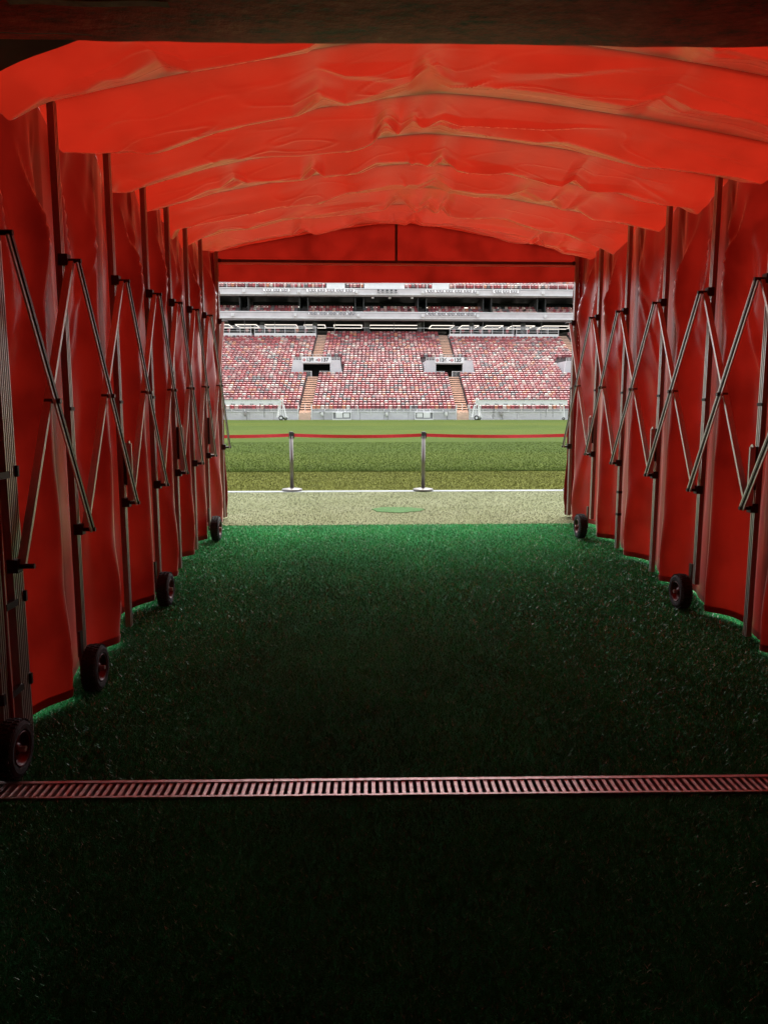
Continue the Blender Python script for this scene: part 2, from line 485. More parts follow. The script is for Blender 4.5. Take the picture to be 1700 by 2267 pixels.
beam = empty('portal_beam', (0.5, 2.9, gz(2.9)), 'scuffed dark red padded beam across the very top of the passage', 'beam')
beam.location = (0, 0, 0)
nx = 120
xs = np.linspace(-2.6, 3.7, nx)
prof = [(2.50, 1.0), (2.50, 0.06), (2.515, 0.015), (2.55, 0.0), (2.7, -0.004), (2.85, 0.0), (3.06, 0.0), (3.10, 0.02), (3.10, 1.0)]
P = np.zeros((nx, len(prof), 3))
for i, x in enumerate(xs):
    zb = 2.684 + 0.0105*x + 0.008*mnoise.noise(Vector((x*1.3, 3, 0))) + 0.004*mnoise.noise(Vector((x*5, 7, 0)))
    for j, (y, h) in enumerate(prof):
        P[i, j] = (x, y + 0.006*mnoise.noise(Vector((x*4, h*9, 1))), zb + h)
link('padding', grid_mesh('padding', P, M['scuff']), beam)
def zbeam(x): return 2.684 + 0.0105*x + 0.008*mnoise.noise(Vector((x*1.3, 3, 0))) + 0.004*mnoise.noise(Vector((x*5, 7, 0)))
def on_beam(name, x0, x1, y0, y1, mat, n=30):
    Q = np.zeros((n, 2, 3))
    for i in range(n):
        x = lerp(x0, x1, i/(n-1))
        w = 0.004*mnoise.noise(Vector((x*9, 1, 5)))
        Q[i, 0] = (x, y0 + w, zbeam(x) - 0.007); Q[i, 1] = (x, y1 + w, zbeam(x) - 0.007)
    return link(name, grid_mesh(name, Q, mat), beam)
def lerp(a, b, t): return a + (b-a)*t
on_beam('tape_strip', -1.16, -0.62, 2.765, 2.80, M['tape'])
on_beam('seam', -2.0, -0.95, 2.995, 3.003, M['tape'])

# ------------------------------------------------------------------ drain grate
drain = empty('drain_grate', (0.5, 3.02, gz(3.02)), 'slotted steel drain grate crossing the turf, glowing red', 'drain')
drain.location = (0, 0.17*0.0223, 0); drain.rotation_euler = (0, 0, -0.0223)
def rail(name, y0, y1, ztop, zlow):
    mb = MB(); n = 90
    for i in range(n):
        x0 = -2.58 + 6.26*i/n; x1 = -2.58 + 6.26*(i+1)/n
        mb.box(x0, x1 - (0.0 if i % 30 else 0.003), y0, y1, zlow, ztop + rnd.uniform(-0.0006, 0.0006))
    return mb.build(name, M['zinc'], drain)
zt = gz(3.02)
rail('frame_rail', DR0 + 0.004, DR0 + 0.016, zt + 0.004, zt - 0.045)
rail('frame_rail', DR1 - 0.026, DR1 - 0.006, zt + 0.007, zt - 0.045)
tr = MB(); tr.box(-2.58, 3.68, DR0 + 0.016, DR1 - 0.026, zt - 0.066, zt - 0.05)
tr.build('trough', M['trough'], drain)
sb = MB()
sb.box(-0.0055, 0.0055, DR0 + 0.0165, DR1 - 0.0265, -0.012, 0.002)
sb.box(-0.0075, -0.0056, DR0 + 0.0165, DR1 - 0.0265, -0.02, 0.004)
sb.box(0.0056, 0.0075, DR0 + 0.0165, DR1 - 0.0265, -0.02, 0.004)
slat_me = sb.mesh('slat', M['zinc'])
ns = int(6.22/0.0325)
for i in range(ns):
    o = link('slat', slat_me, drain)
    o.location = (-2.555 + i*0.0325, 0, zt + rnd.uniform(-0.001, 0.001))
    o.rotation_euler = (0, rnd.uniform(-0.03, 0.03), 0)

# ------------------------------------------------------------------ red tunnel
tunnel = empty('player_tunnel', (0.5, 3.3, gz(3.3)), 'red vinyl tunnel on a folding metal frame leading out to the pitch', 'tunnel')
tunnel.location = (0, 0, 0)
XL, XR = -1.53, 2.60                  # inner faces of the posts
YL = [3.36, 4.17, 5.05, 5.87, 6.58, 7.28, 7.98, 8.90]
YR = [3.06, 3.90, 4.71, 5.485, 6.32, 7.20, 8.02, 8.90]
def eave(y): return 3.115 + (y - 9.0)*SL
POST_D = 0.036                        # depth of a post (outwards)
FAB = 0.09                            # fabric sits this far outside the inner face

def smin(a, b, k):
    h = np.clip(0.5 + 0.5*(b-a)/k, 0, 1)
    return b*(1-h) + a*h - k*h*(1-h)

def saw(v, v0, k=0.1):
    return np.maximum(0, smin(v/v0, (1-v)/(1-v0), k))

KN = {}
def kink(u, k, ch, n=11):
    """angular noise along u: straight runs between random knots, -1..1"""
    key = (k, ch)
    if key not in KN:
        r = random.Random(k*131 + ch*17 + 5)
        xs_ = sorted([0.0, 1.0] + [min(0.985, max(0.015, (i + r.uniform(0.1, 0.9))/n)) for i in range(n)])
        KN[key] = (xs_, [r.uniform(-1, 1) for _ in xs_])
    return float(np.interp(u, *KN[key]))

PINCH = {}
def roof_amp(u, k, A):
    if k not in PINCH:
        r = random.Random(k*57 + 3)
        PINCH[k] = [(0.5 + r.uniform(-0.05, 0.06), r.uniform(0.02, 0.035))] + [(r.uniform(0.15, 0.85), r.uniform(0.015, 0.04)) for _ in range(3)]
    a = A*(0.95 + 0.38*kink(u, k, 4, 10))
    for c, w in PINCH[k]:                 # spots where the sheet is caught up
        a *= 1 - 0.7*max(0, 1 - abs(u-c)/w)
    return a

def roof_prof(V, u, k):
    """sag of the slack sheet along one bay: long fall, a shallow rise, then a steep return to the next frame"""
    v1 = 0.50 + 0.19*kink(u, k, 1, 12)
    th = math.radians(25 - 2.0*max(k, 0)) * (0.66 + 0.12*kink(u, k, 2, 9))
    wid = 0.21 + 0.22*kink(u, k, 3, 11)       # width of the shallow rise
    wid = max(0.02, wid)*min(1, 6*u + 0.1, 6*(1-u) + 0.1)
    v2 = min(0.94, v1 + wid)
    rise = math.tan(th)*(v2-v1)*0.8/0.1                                  # in units of the sag depth
    s2 = max(0.2, 1 - rise)
    s = np.where(V < v1, (V/v1)**1.15, np.where(V < v2, 1 + (s2-1)*(V-v1)/max(1e-4, v2-v1), s2*(1-V)/(1-v2)))
    kern = np.array([0.5, 1, 1.5, 1, 0.5])/4.5
    sp = np.concatenate([[s[0]]*2, s, [s[-1]]*2])
    s = np.convolve(sp, kern, 'valid') if len(V) > 20 else s
    s[0] = 0; s[-1] = 0
    return s

def wall_off(v, h, k, side):
    """fabric distance outside the inner post face; v along the bay, h 0 bottom..1 top"""
    b = math.sin(math.pi*min(1, max(0, v)))
    vf = 0.70 + 0.07*mnoise.noise(Vector((h*1.3, k*3.7, side*2.0)))
    inw = 0.095*math.exp(-((v-vf)/(0.12 if v < vf else 0.09))**2)
    inw += 0.03*math.exp(-((v-0.36-0.12*mnoise.noise(Vector((h*1.7, k*5.1, side*3.0))))/0.06)**2)*max(0, mnoise.noise(Vector((h*1.4 + k, k*2.2, side*4.0)))+0.3)
    outw = 0.055*math.exp(-((v-0.30)/0.2)**2)
    low = 1.0 - 0.65*max(0, (h-0.35)/0.65)
    nz = mnoise.noise(Vector((v*2.2 + k*5.1, h*1.1 + side*9, k*1.7)))
    nf = mnoise.noise(Vector((v*4.2 - h*4.5 + k*3.3, h*4.0 + v*4, side*5 + k)))
    return FAB + low*(outw*(1+0.6*nz) - inw*(1+0.4*nz)) + b*(0.034*nz + 0.034*nf*(0.25 + h))

def roof_edge(k, v, side):
    off = wall_off(v, 1.0, k, side)
    return (XL - off) if side < 0 else (XR + off)

def lerp(a, b, t): return a + (b-a)*t

def ybay(k, v, u):
    if k < 0:
        return lerp(2.95, lerp(YL[0], YR[0], u) + 0.0, v)
    if k == 7:
        return lerp(lerp(YL[7], YR[7], u), 9.0, v)
    return lerp(lerp(YL[k], YR[k], u), lerp(YL[k+1], YR[k+1], u), v)

NU, NV = 240, 84
RV = np.linspace(0, 1, NV+1); RV12 = np.linspace(0, 1, 13)
fold_r = random.Random(21)
def roof_panel(k):
    A = (0.115 if k < 6 else 0.09) if 0 <= k < 7 else 0.02
    nv = NV if 0 <= k < 7 else 12
    folds = []
    if 0 <= k < 7:
        for j in range(3):
            u0 = fold_r.uniform(0.04, 0.9); v0 = fold_r.uniform(0.35, 0.85)
            L = fold_r.uniform(0.12, 0.34)*(1 if fold_r.random() < .5 else -1)
            dv = fold_r.uniform(-0.35, 0.15)
            folds.append((u0, v0, u0+L, v0+dv, fold_r.uniform(0.035, 0.075), fold_r.uniform(0.014, 0.03)))
        # gathered knot near the ridge
        folds.append((0.49, 0.55, 0.47, 0.2, 0.02, 0.02))
        folds.append((0.50, 0.75, 0.56, 0.45, 0.02, 0.018))
    P = np.zeros((NU+1, nv+1, 3))
    V = np.linspace(0, 1, nv+1)
    for i in range(NU+1):
        u = i/NU
        v0 = 0.84 + 0.07*mnoise.noise(Vector((u*3.1, k*4.7, 0))) + 0.04*mnoise.noise(Vector((u*9, k*2.3, 4)))
        amp = roof_amp(u, k, A) + A*0.55*abs(2*u-1)**6
        s = roof_prof(V, u, k)
        arch = 0.335*(1 - abs(2*u-1)**1.35)
        for j, v in enumerate(V):
            y = ybay(k, v, u)
            x = lerp(roof_edge(k, v, -1), roof_edge(k, v, 1), u)
            z = eave(y) + arch - amp*s[j]
            e = (math.sin(math.pi*v)**0.5 if 0 < v < 1 else 0)*min(1, u/0.05, (1-u)/0.05)
            q1 = mnoise.noise(Vector((x*1.1, y*3.2, k*2.0)))
            q2 = mnoise.noise(Vector((x*2.3 + y*1.5, y*7.0 - x*0.8, 5 + k)))
            q3 = abs(mnoise.noise(Vector((x*1.7 - y*1.2, y*4.5 + x*0.9, 9 + k))))
            z += e*(0.009*q1 + 0.0006*q2 - 0.006*max(0, 0.04 - q3)/0.04*(0.1 + s[j]))
            for (ua, va, ub, vb, wf, hf) in folds:
                ax, ay = ua*4.2, va*0.8; bx, by = ub*4.2, vb*0.8
                px, py = u*4.2, v*0.8
                dx, dy = bx-ax, by-ay; L2 = dx*dx+dy*dy
                t = ((px-ax)*dx + (py-ay)*dy)/L2
                if t < -0.05 or t > 1.05: continue
                t = min(1, max(0, t))
                dd = ((px-ax)*dy - (py-ay)*dx)/math.sqrt(L2)
                if dx < 0: dd = -dd
                wd = wf*(1.0 if dd > 0 else 0.6)*(1.4 - t)
                z -= e*hf*max(0, 1-abs(dd)/(1.5*wd))*math.sin(math.pi*min(1, t*0.9+0.1))
            P[i, j] = (x, y, z)
    ro = link('roof_panel', grid_mesh('roof_panel', P, M['vinyl']), tunnel)
    return ro

def wall_panel(k, side):
    nh, nv = 90, 40
    P = np.zeros((nv+1, nh+1, 3))
    for i in range(nv+1):
        v = i/nv
        u = 0.0 if side < 0 else 1.0
        y = ybay(k, v, u)
        v0 = 0.84 + 0.07*mnoise.noise(Vector((u*3.1, k*4.7, 0))) + 0.04*mnoise.noise(Vector((u*9, k*2.3, 4)))
        A = (0.115 if k < 6 else 0.09) if 0 <= k < 7 else 0.02
        amp = roof_amp(u, k, A) + A*0.55
        ztop = eave(y) - amp*float(np.interp(v, RV if 0 <= k < 7 else RV12, roof_prof(RV if 0 <= k < 7 else RV12, u, k)))
        zbot = gz(y) + 0.014 + 0.024*mnoise.noise(Vector((v*2 + k*3, side*4, 0))) + 0.015*math.sin(math.pi*v)
        for j in range(nh+1):
            h = j/nh
            off = wall_off(v, h, k, side)
            # long diagonal creases from the eave
            for (va, ha, vb, hb, wd, am) in ((0.95, 1.0, 0.12, 0.42, 0.026, 0.022), (0.5, 1.0, 0.92, 0.62, 0.06, 0.07), (0.15, 0.99, 0.5, 0.70, 0.055, 0.05), (0.9, 0.97, 0.55, 0.78, 0.04, 0.045), (0.75, 0.0, 0.45, 0.4, 0.05, 0.03)):
                if (k*7 + int(va*10)) % 3 == 0: am *= 0.3
                dx, dh = (vb-va)*0.8, (hb-ha)*3.1
                px, ph = (v-va)*0.8, (h-ha)*3.1
                L2 = dx*dx+dh*dh
                t = (px*dx+ph*dh)/L2
                if 0 <= t <= 1:
                    d = (px*dh-ph*dx)/math.sqrt(L2)
                    off -= am*max(0, 1-abs(d)/(1.6*wd*(1 if d > 0 else 0.5)))*math.sin(math.pi*(0.1+0.9*t))*(1-h**12)
            x = (XL - off) if side < 0 else (XR + off)
            P[i, j] = (x, y, lerp(zbot, ztop, h))
    wo = link('wall_panel', grid_mesh('wall_panel', P, M['wall_vinyl']), tunnel)
    H = P[:, :3].copy(); H[:, :, 0] += 0.004*(1 if side < 0 else -1); H[:, 2, 2] = H[:, 0, 2] + 0.045; H[:, 1, 2] = H[:, 0, 2] + 0.02
    for (a, b) in ((int(nv*0.80), nv+1),):      # second layer added outside to darken the panel beside the posts
        O = P[a:b].copy(); O[:, :, 0] += -0.02 if side < 0 else 0.02
        link('shade_layer', grid_mesh('shade_layer', O, M['wall_vinyl']), wo)
    link('hem', grid_mesh('hem', H, M['wall_vinyl']), wo)
    return wo

for k in range(-1, 8):
    roof_panel(k)
for k in range(0, 8):
    wall_panel(k, -1)
    wall_panel(k, 1)
wall_panel(-1, -1); wall_panel(-1, 1)

# black sheet behind the beam, upper left, standing in for shade on the fabric
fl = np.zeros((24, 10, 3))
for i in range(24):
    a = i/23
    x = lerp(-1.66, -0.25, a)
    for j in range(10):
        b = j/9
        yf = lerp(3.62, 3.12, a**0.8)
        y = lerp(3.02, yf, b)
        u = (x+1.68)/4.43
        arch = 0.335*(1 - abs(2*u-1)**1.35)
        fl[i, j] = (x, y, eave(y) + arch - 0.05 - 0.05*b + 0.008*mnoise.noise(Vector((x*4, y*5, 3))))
link('shade_sheet', grid_mesh('shade_sheet', fl, M['black']), tunnel)

# end gable over the mouth
gb = np.zeros((81, 14, 3))
for i in range(81):
    u = i/80
    x = lerp(XL - 0.12, XR + 0.12, u)
    zt_ = eave(8.96) + 0.335*(1-abs(2*u-1)**1.35) + 0.0
    zb_ = 2.775 + 0.006*(x) - 0.012*math.sin(math.pi*u)
    for j in range(14):
        h = j/13
        gb[i, j] = (x, 8.975 + 0.012*mnoise.noise(Vector((x*1.2, h*2, 4))), lerp(zb_, zt_, h))
link('end_valance', grid_mesh('end_valance', gb, M['wall_vinyl']), tunnel)
cb = MB(); cb.box(XL, XR, 8.90, 8.94, 2.975, 3.005)
cb.box(XL, XR, 8.895, 8.935, 2.955, 2.972, 1)
cb.build('cross_bar', [M['steel'], M['alu']], tunnel)
cb = MB(); cb.box(0.495, 0.525, 8.90, 8.93, 3.006, 3.42)
cb.build('centre_strut', M['steel'], tunnel)
cb = MB(); cb.cyl((XL+0.02, 8.89, 2.99), (XL+0.02, 8.955, 2.99), 0.022)
cb.cyl((XR-0.02, 8.89, 2.99), (XR-0.02, 8.955, 2.99), 0.022)
cb.build('bar_bolt', M['black'], tunnel)

# slotted aluminium posts
def post_mesh(hgt, wy=0.046, ribs=2, depth=POST_D):
    """profile: slots on the inner face (x=0), body runs outward to +x"""
    pts = []
    n = ribs*2 + 1
    seg = wy/(2*ribs+1)
    y = -wy/2
    for i in range(2*ribs+1):
        x = 0.0 if i % 2 == 0 else 0.012
        pts.append((x, y + 0.0002)); y += seg; pts.append((x, y - 0.0002))
    pts.append((depth, wy/2)); pts.append((depth, -wy/2))
    pts = pts[::-1]
    mb = MB(); mb.prism(pts, 0.0, hgt)
    xm = {i for i, p in enumerate(pts) if p[0] > 0.011}
    n = len(pts)
    for i in range(n):                    # sides and slot floors take the aluminium with shade in its colour
        if i in xm or (i+1) % n in xm: mb.m[i] = 1
    return mb
def post(side, y, lo, wy=0.046, ribs=2):
    z0 = gz(y) + lo; z1 = eave(y) + 0.02
    mb = post_mesh(z1 - z0, wy, ribs)
    X = XL if side < 0 else XR
    mb.v = [((X - a) if side < 0 else (X + a), y + b, z0 + c) for a, b, c in mb.v]
    if side < 0: mb.f = [f[::-1] for f in mb.f]
    return mb.build('post', [M['alu'], M['alu_shade']], tunnel)

WHEELS = {0, 1, 3, 6}
for side, Y in ((-1, YL), (1, YR)):
    for k, y in enumerate(Y):
        if k == 0 and side < 0:
            post(side, 3.40, 0.05, 0.10, 5)
            post(side, 3.22, 0.05, 0.10, 5)
            for hz in (0.32, 0.72, 1.3):
                z = gz(3.3) + hz
                for (dx, a0, a1, dz) in ((0.006, 3.165, 3.185, 0.05), (0.006, 3.255, 3.365, 0.03), (0.012, 3.435, 3.452, 0.05)):
                    c = MB(); c.box(XL - 0.02, XL + dx, a0, a1, z, z + dz)
                    c.build('clamp', M['black'], tunnel)
            continue
        post(side, y, 0.16 if k in WHEELS else 0.03)
        if side > 0 and k == 5:
            for hz in (0.36, 0.58):
                c = MB(); c.box(XR-0.003, XR+POST_D+0.003, y-0.027, y+0.027, gz(y)+hz, gz(y)+hz+0.025)
                c.build('clamp', M['black'], tunnel)
        c = MB(); zz = gz(y) + 1.55                  # small joint ring on the post
        c.box(XL-0.004 if side < 0 else XR-0.006, XL+0.006 if side < 0 else XR+0.004, y-0.026, y+0.026, zz, zz+0.02)
        c.build('joint', M['black'], tunnel)

# unseen uprights and rafters added outside the fabric to darken strips of it
for k in range(8):
    for side, Y in ((-1, YL), (1, YR)):
        y = Y[k]; X = (XL - 0.27) if side < 0 else (XR + 0.23)
        c = MB(); c.box(X, X + 0.04, y - 0.05, y + 0.02, gz(y) + 0.12, eave(y) - 0.02)
        c.build('shade_upright', M['alu'], tunnel)
    c = MB(); n = 24
    for q in range(n):
        pts = []
        for t_ in (q/n, (q+1)/n):
            pts.append(Vector((lerp(XL - 0.25, XR + 0.25, t_), lerp(YL[k], YR[k], t_) + 0.01, eave(Y_EXIT if k > 6 else lerp(YL[k], YR[k], t_)) + 0.335*(1-abs(2*t_-1)**1.35) + 0.06)))
        c.bar(pts[0], pts[1], 0.06, 0.04)
    c.build('rafter', M['alu'], tunnel)

# scissor bars with pivots
def ztop(y): return 2.265 + (y-8.0)*SL*0.9
def zbot(y): return 0.818 + (y-8.0)*0.047
for side, Y in ((-1, YL), (1, YR)):
    X = XL if side < 0 else XR
    inn = 1 if side < 0 else -1
    for k in range(7):
        ya, yb = Y[k], Y[k+1]
        xi = X + inn*0.075; xo = X + inn*0.035
        b1 = MB(); p0 = Vector((xi, ya, ztop(ya))); p1 = Vector((xi, yb, zbot(yb)))
        b1.bar(p0, p1, 0.016, 0.023, (1, 0, 0))
        nrm = Vector((0, (p1-p0).z, -(p1-p0).y)).normalized()*0.0165
        b1.bar(p0+nrm, p1+nrm, 0.023, 0.0095, (1, 0, 0), 1)
        b1.bar(p0-nrm, p1-nrm, 0.023, 0.0095, (1, 0, 0), 0 if side < 0 else 1)
        o = b1.build('scissor_bar', [M['steel'], M['alu']], tunnel)
        b2 = MB(); q0 = Vector((xo, ya, zbot(ya))); q1 = Vector((xo, yb, ztop(yb)))
        b2.bar(q0, q1, 0.018, 0.038, (1, 0, 0))
        o2 = b2.build('scissor_bar', M['alu'], tunnel)
        mid = (p0 + p1)/2
        c = MB(); c.cyl((X + inn*0.02, mid.y, (mid.z + (q0+q1).z/2)/2), (X + inn*0.098, mid.y, (mid.z + (q0+q1).z/2)/2), 0.013, n=12)
        c.build('pivot_bolt', M['steel'], o)
    for k in range(8):
        y = Y[k]
        for z in (ztop(y), zbot(y)):
            c = MB()
            lo, hi = sorted((X - inn*0.02, X + inn*0.028))
            c.box(lo, hi, y-0.026, y+0.026, z-0.028, z+0.032)
            br = c.build('pivot_bracket', M['black'], tunnel)
            c = MB(); c.cyl((X + inn*0.028, y, z), (X + inn*0.092, y, z), 0.012, n=12)
            c.build('pivot_bolt', M['black'], br)
        if k in (2, 4, 6):
            # locking lever beside the slider
            z = zbot(y)
            c = MB(); c.bar((X + inn*0.045, y-0.035, z+0.02), (X + inn*0.045, y-0.03, z+0.40), 0.012, 0.036, (1, 0, 0))
            c.cyl((X + inn*0.039, y-0.03, z+0.40), (X + inn*0.051, y-0.03, z+0.40), 0.018, n=14)
            lv = c.build('lock_lever', M['alu'], tunnel)
            c = MB(); c.box(*sorted((X + inn*0.001, X + inn*0.034)), y-0.012, y+0.034, z+0.12, z+0.40)
            c.build('lock_case', M['black'], lv)

# wheels
def wheel(side, y, X):
    z = gz(y); r = 0.128; w = 0.085
    inn = 1 if side < 0 else -1
    root = MB()
    c = Vector((X, y, z + r))
    ax = (inn, 0, 0)
    prof = [(0.072, -w*0.40), (0.085, -w*0.5), (0.105, -w*0.52), (0.119, -w*0.44), (0.1265, -w*0.25), (0.128, 0),
            (0.1265, w*0.25), (0.119, w*0.44), (0.105, w*0.52), (0.085, w*0.5), (0.072, w*0.40)]
    wroot = MB(); wroot.cyl(c - Vector(ax)*0.075, c + Vector(ax)*0.055, 0.012, n=12)
    wo = wroot.build('wheel', M['zinc'], tunnel)
    root.lathe(c, ax, prof, 40)
    # tread lugs
    for i in range(36):
        t = 2*math.pi*i/36
        for row, o_ in ((-0.3, 0.0), (0.0, 0.5), (0.3, 0.0)):
            tt = t + o_*2*math.pi/36
            rr = 0.1275 if row == 0 else 0.1245
            p = c + Vector((inn*row*w, math.cos(tt)*rr, math.sin(tt)*rr))
            q = c + Vector((inn*row*w, math.cos(tt)*(rr+0.006), math.sin(tt)*(rr+0.006)))
            root.bar(p, q, 0.011, 0.02, (1, 0, 0))
    root.build('tyre', M['rubber'], wo, smooth=False)
    rm = MB()
    rm.lathe(c, ax, [(0.074, w*0.42), (0.078, w*0.46), (0.074, w*0.5), (0.069, w*0.44), (0.064, w*0.15), (0.030, w*0.08), (0.024, w*0.30), (0.012, w*0.32)], 28)
    rm.lathe(c, ax, [(0.074, -w*0.42), (0.064, -w*0.2), (0.02, -w*0.1), (0.012, -w*0.3)], 28)
    rm.build('rim', M['rim'], wo, smooth=True)
    nb = MB(); nb.cyl(c + Vector(ax)*w*0.3, c + Vector(ax)*(w*0.62), 0.013, n=6)
    nb.build('hub_nut', M['zinc'], wo)
    fk = MB()
    xo = X - inn*0.065
    fk.box(min(xo, xo-inn*0.012), max(xo, xo-inn*0.012), y-0.02, y+0.02, z+r-0.02, z+0.34)
    fk.build('fork', M['steel'], wo)

for (side, y, X) in ((-1, 3.17, -1.50), (-1, 4.08, -1.45), (-1, 5.60, -1.43), (-1, 7.80, -1.44),
                     (1, 3.75, 2.45), (1, 5.41, 2.47), (1, 7.80, 2.43)):
    wheel(side, y, X)

# ------------------------------------------------------------------ belt barrier posts
SX = [-3.12, -0.985, 1.125, 3.56]
SY = [12.02, 12.0, 11.93, 11.88]
slabels = ['belt barrier post hidden beyond the left tunnel frame', 'left steel belt barrier post standing on the white line',
           'steel belt barrier post standing on the white line near the middle', 'belt barrier post half hidden by the right tunnel frame']
for i in range(4):
    t = empty('belt_post', (SX[i], SY[i], 0.004), slabels[i], 'barrier post', 'belt barrier posts on the white line')
    mb = MB(); mb.lathe((0,0,0), (0,0,1), [(0.0, 0.0), (0.158, 0.0), (0.163, 0.008), (0.163, 0.022), (0.155, 0.032), (0.06, 0.046), (0.034, 0.05), (0.0, 0.05)], 36)
    mb.build('base', M['base'], t, smooth=True)
    mb = MB(); mb.cyl((0,0,0.045), (0,0,0.90), 0.031, n=24)
    mb.build('pole', M['chrome'], t, smooth=True)
    mb = MB(); mb.cyl((0,0,0.885), (0,0,0.935), 0.0325, n=20); mb.lathe((0,0,0), (0,0,1), [(0.036, 0.93), (0.036, 0.942), (0.028, 0.95), (0.0, 0.952)], 20)
    for a in range(4):
        an = a*math.pi/2
        mb.box(0.022*math.cos(an)-0.012, 0.022*math.cos(an)+0.012+0.012*math.cos(an), 0.022*math.sin(an)-0.012, 0.022*math.sin(an)+0.012, 0.84, 0.93)
    mb.build('cap', M['black'], t)
    if i < 3:
        mb = MB(); L = SX[i+1]-SX[i]; Dy = SY[i+1]-SY[i]; n = 24
        vs = []; fs = []
        for j in range(n+1):
            a = j/n
            x = lerp(0.036, L-0.036, a); y = Dy*a
            sag = -0.022*4*a*(1-a)
            tw = 0.006*math.sin(a*9+i)
            vs += [(x, y+tw, 0.918+sag), (x, y-tw, 0.866+sag), (x, y+tw+0.002, 0.918+sag), (x, y-tw+0.002, 0.866+sag)]
            if j:
                q = 4*(j-1)
                fs += [(q, q+1, q+5, q+4), (q+2, q+6, q+7, q+3), (q, q+4, q+6, q+2), (q+1, q+3, q+7, q+5)]
        mb.add(vs, fs); mb.build('belt', M['belt'], t)

# ------------------------------------------------------------------ far stand
Y0, ROWS, RD, RZ0, RZ = 96.5, 40, 0.785, 1.04, 0.3175
SHX = 0.034
X_MIN, X_MAX = -36.0, 56.0
def row_y(r): return Y0 + RD*r
def row_z(r): return RZ0 + RZ*r
def aisle(i, y): return -6.1 + 20.2*i + (y-96)*SHX
AISLES = [-1, 0, 1, 2]
VOFF = {-1: 0.4, 0: 0.5, 1: -0.6, 2: -0.4}
VR0, VR1 = 16, 24                     # rows cut by an entrance
VY = row_y(16) - 0.1
def vcx(i): return aisle(i, VY) + VOFF[i]
AW = 0.74

stand = empty('stadium_stand', (5.0, 96.0, 0), 'far stadium stand with terraces, stairways and two balcony fascias', 'stand')
stand.location = (0, 0, 0)

def spans(cuts, a=X_MIN, b=X_MAX):
    out = []; x = a
    for c0, c1 in sorted(cuts):
        if c0 > x: out.append((x, c0))
        x = max(x, c1)
    if x < b: out.append((x, b))
    return out

tb = MB()
for r in range(ROWS):
    y, z = row_y(r) - 0.3, row_z(r)
    cuts = [(vcx(i)-3.4, vcx(i)+3.4) for i in AISLES] if VR0 <= r <= VR1 else []
    if r == 0: cuts = [(aisle(i, 96)-0.85, aisle(i, 96)+0.85) for i in AISLES]
    for a, b in spans(cuts):
        tb.box(a, b, y, y + RD + (0.001 if r < ROWS-1 else 1.0), z - 0.7, z)
tb.build('terrace', M['terrace'], stand)

# stairways: two steps to a row, a lower flight per aisle and an upper one
def flight(i, r0, r1):
    mb = MB()
    for r in range(r0, r1):
        for hstep in (0, 1):
            y = row_y(r) - 0.3 + hstep*RD/2
            z = row_z(r) + 0.012 + hstep*RZ/2
            ya = y
            c = aisle(i, y)
            mb.box(c-AW, c+AW, ya, y + RD/2 - 0.002, z - 0.25, z)
            mb.box(c-AW-0.001, c+AW+0.001, ya - 0.012, ya + 0.03, z - 0.02, z + 0.004, 1)
    return mb.build('stairway', [M['tan'], M['tan_dark']], stand)
for i in AISLES:
    flight(i, 0, 16); flight(i, 25, 40)
    mb = MB()
    for s_ in range(6):                  # bottom steps down to the pitch
        z1 = 1.04*(s_+1)/6.5
        c = aisle(i, 96)
        mb.box(c-AW, c+AW, 95.98 + 0.0 - (5-s_)*0.001, 96.19, z1 - 1.04/6.5, z1)
        mb.box(c-AW, c+AW, 95.94 - 0.03*(5-s_), 95.979 - (5-s_)*0.001, max(0.0, z1 - 1.04/6.5), z1 - 0.02)
    mb.build('stairway', M['tan'], stand)

# pitch-side wall in panels
wallp = MB().build('front_wall', M['conc'], stand)
pmb = MB(); pmb.box(-1.58, 1.58, 0, 0.2, 0.0, 0.98)
pmb.box(-1.6, 1.6, -0.07, 0.2, 0.981, 1.07)
for q in range(16): pmb.box(-1.5 + q*0.2, -1.47 + q*0.2, -0.03, -0.001, 0.08, 0.95)
panel_me = pmb.mesh('panel', M['conc'])
cutsA = [(aisle(i, 96)-0.85, aisle(i, 96)+0.85) for i in AISLES]
for a, b in spans(cutsA):
    n = max(1, round((b-a)/3.2))
    for j in range(n):
        o = link('panel', panel_me, wallp)
        o.location = (a + (j+0.5)*(b-a)/n, 96.0, 0)
        o.scale = ((b-a)/n/3.2, 1, 1)
# rail on the wall
for a, b in spans(cutsA):
    mb = MB()
    mb.box(a, b, 96.0, 96.05, 1.34, 1.40); mb.box(a, b, 96.0, 96.05, 1.10, 1.14)
    n = int((b-a)/1.6)
    for j in range(n+1):
        x = lerp(a+0.03, b-0.03, j/n)
        mb.box(x-0.03, x+0.03, 95.98, 96.06, 1.071, 1.40)
    mb.box(a+0.05, b-0.05, 96.08, 96.12, 1.071, 1.33, 1)
    mb.build('wall_rail', [M['white'], M['panelgrey']], stand)
    if -8 < a < 14:
        for j in range(7):
            x = lerp(a+4.2, b-4.2, j/6)
            c = MB(); c.box(x-0.035, x+0.035, 95.9, 95.99, 0.62, 1.9 if j in (1, 5) else 1.36)
            c.build('rail_bracket', M['white'], stand)
for i in AISLES:                          # gate posts beside the stairs
    c = aisle(i, 96)
    for s_ in (-1, 1):
        mb = MB()
        x = c + s_*0.84
        mb.box(x-0.05, x+0.05, 95.86, 95.97, 0.0, 1.9); mb.box(x-0.03, x+0.03, 96.0, 97.2, 1.85, 1.91)
        mb.box(x-0.04, x+0.04, 97.15, 97.22, 1.2, 1.9)
        mb.build('gate_post', M['white'], stand)
    mb = MB(); mb.box(c-0.03, c+0.03, 96.6, 96.66, 1.05, 2.05)
    mb.build('gate_post', M['white'], stand)
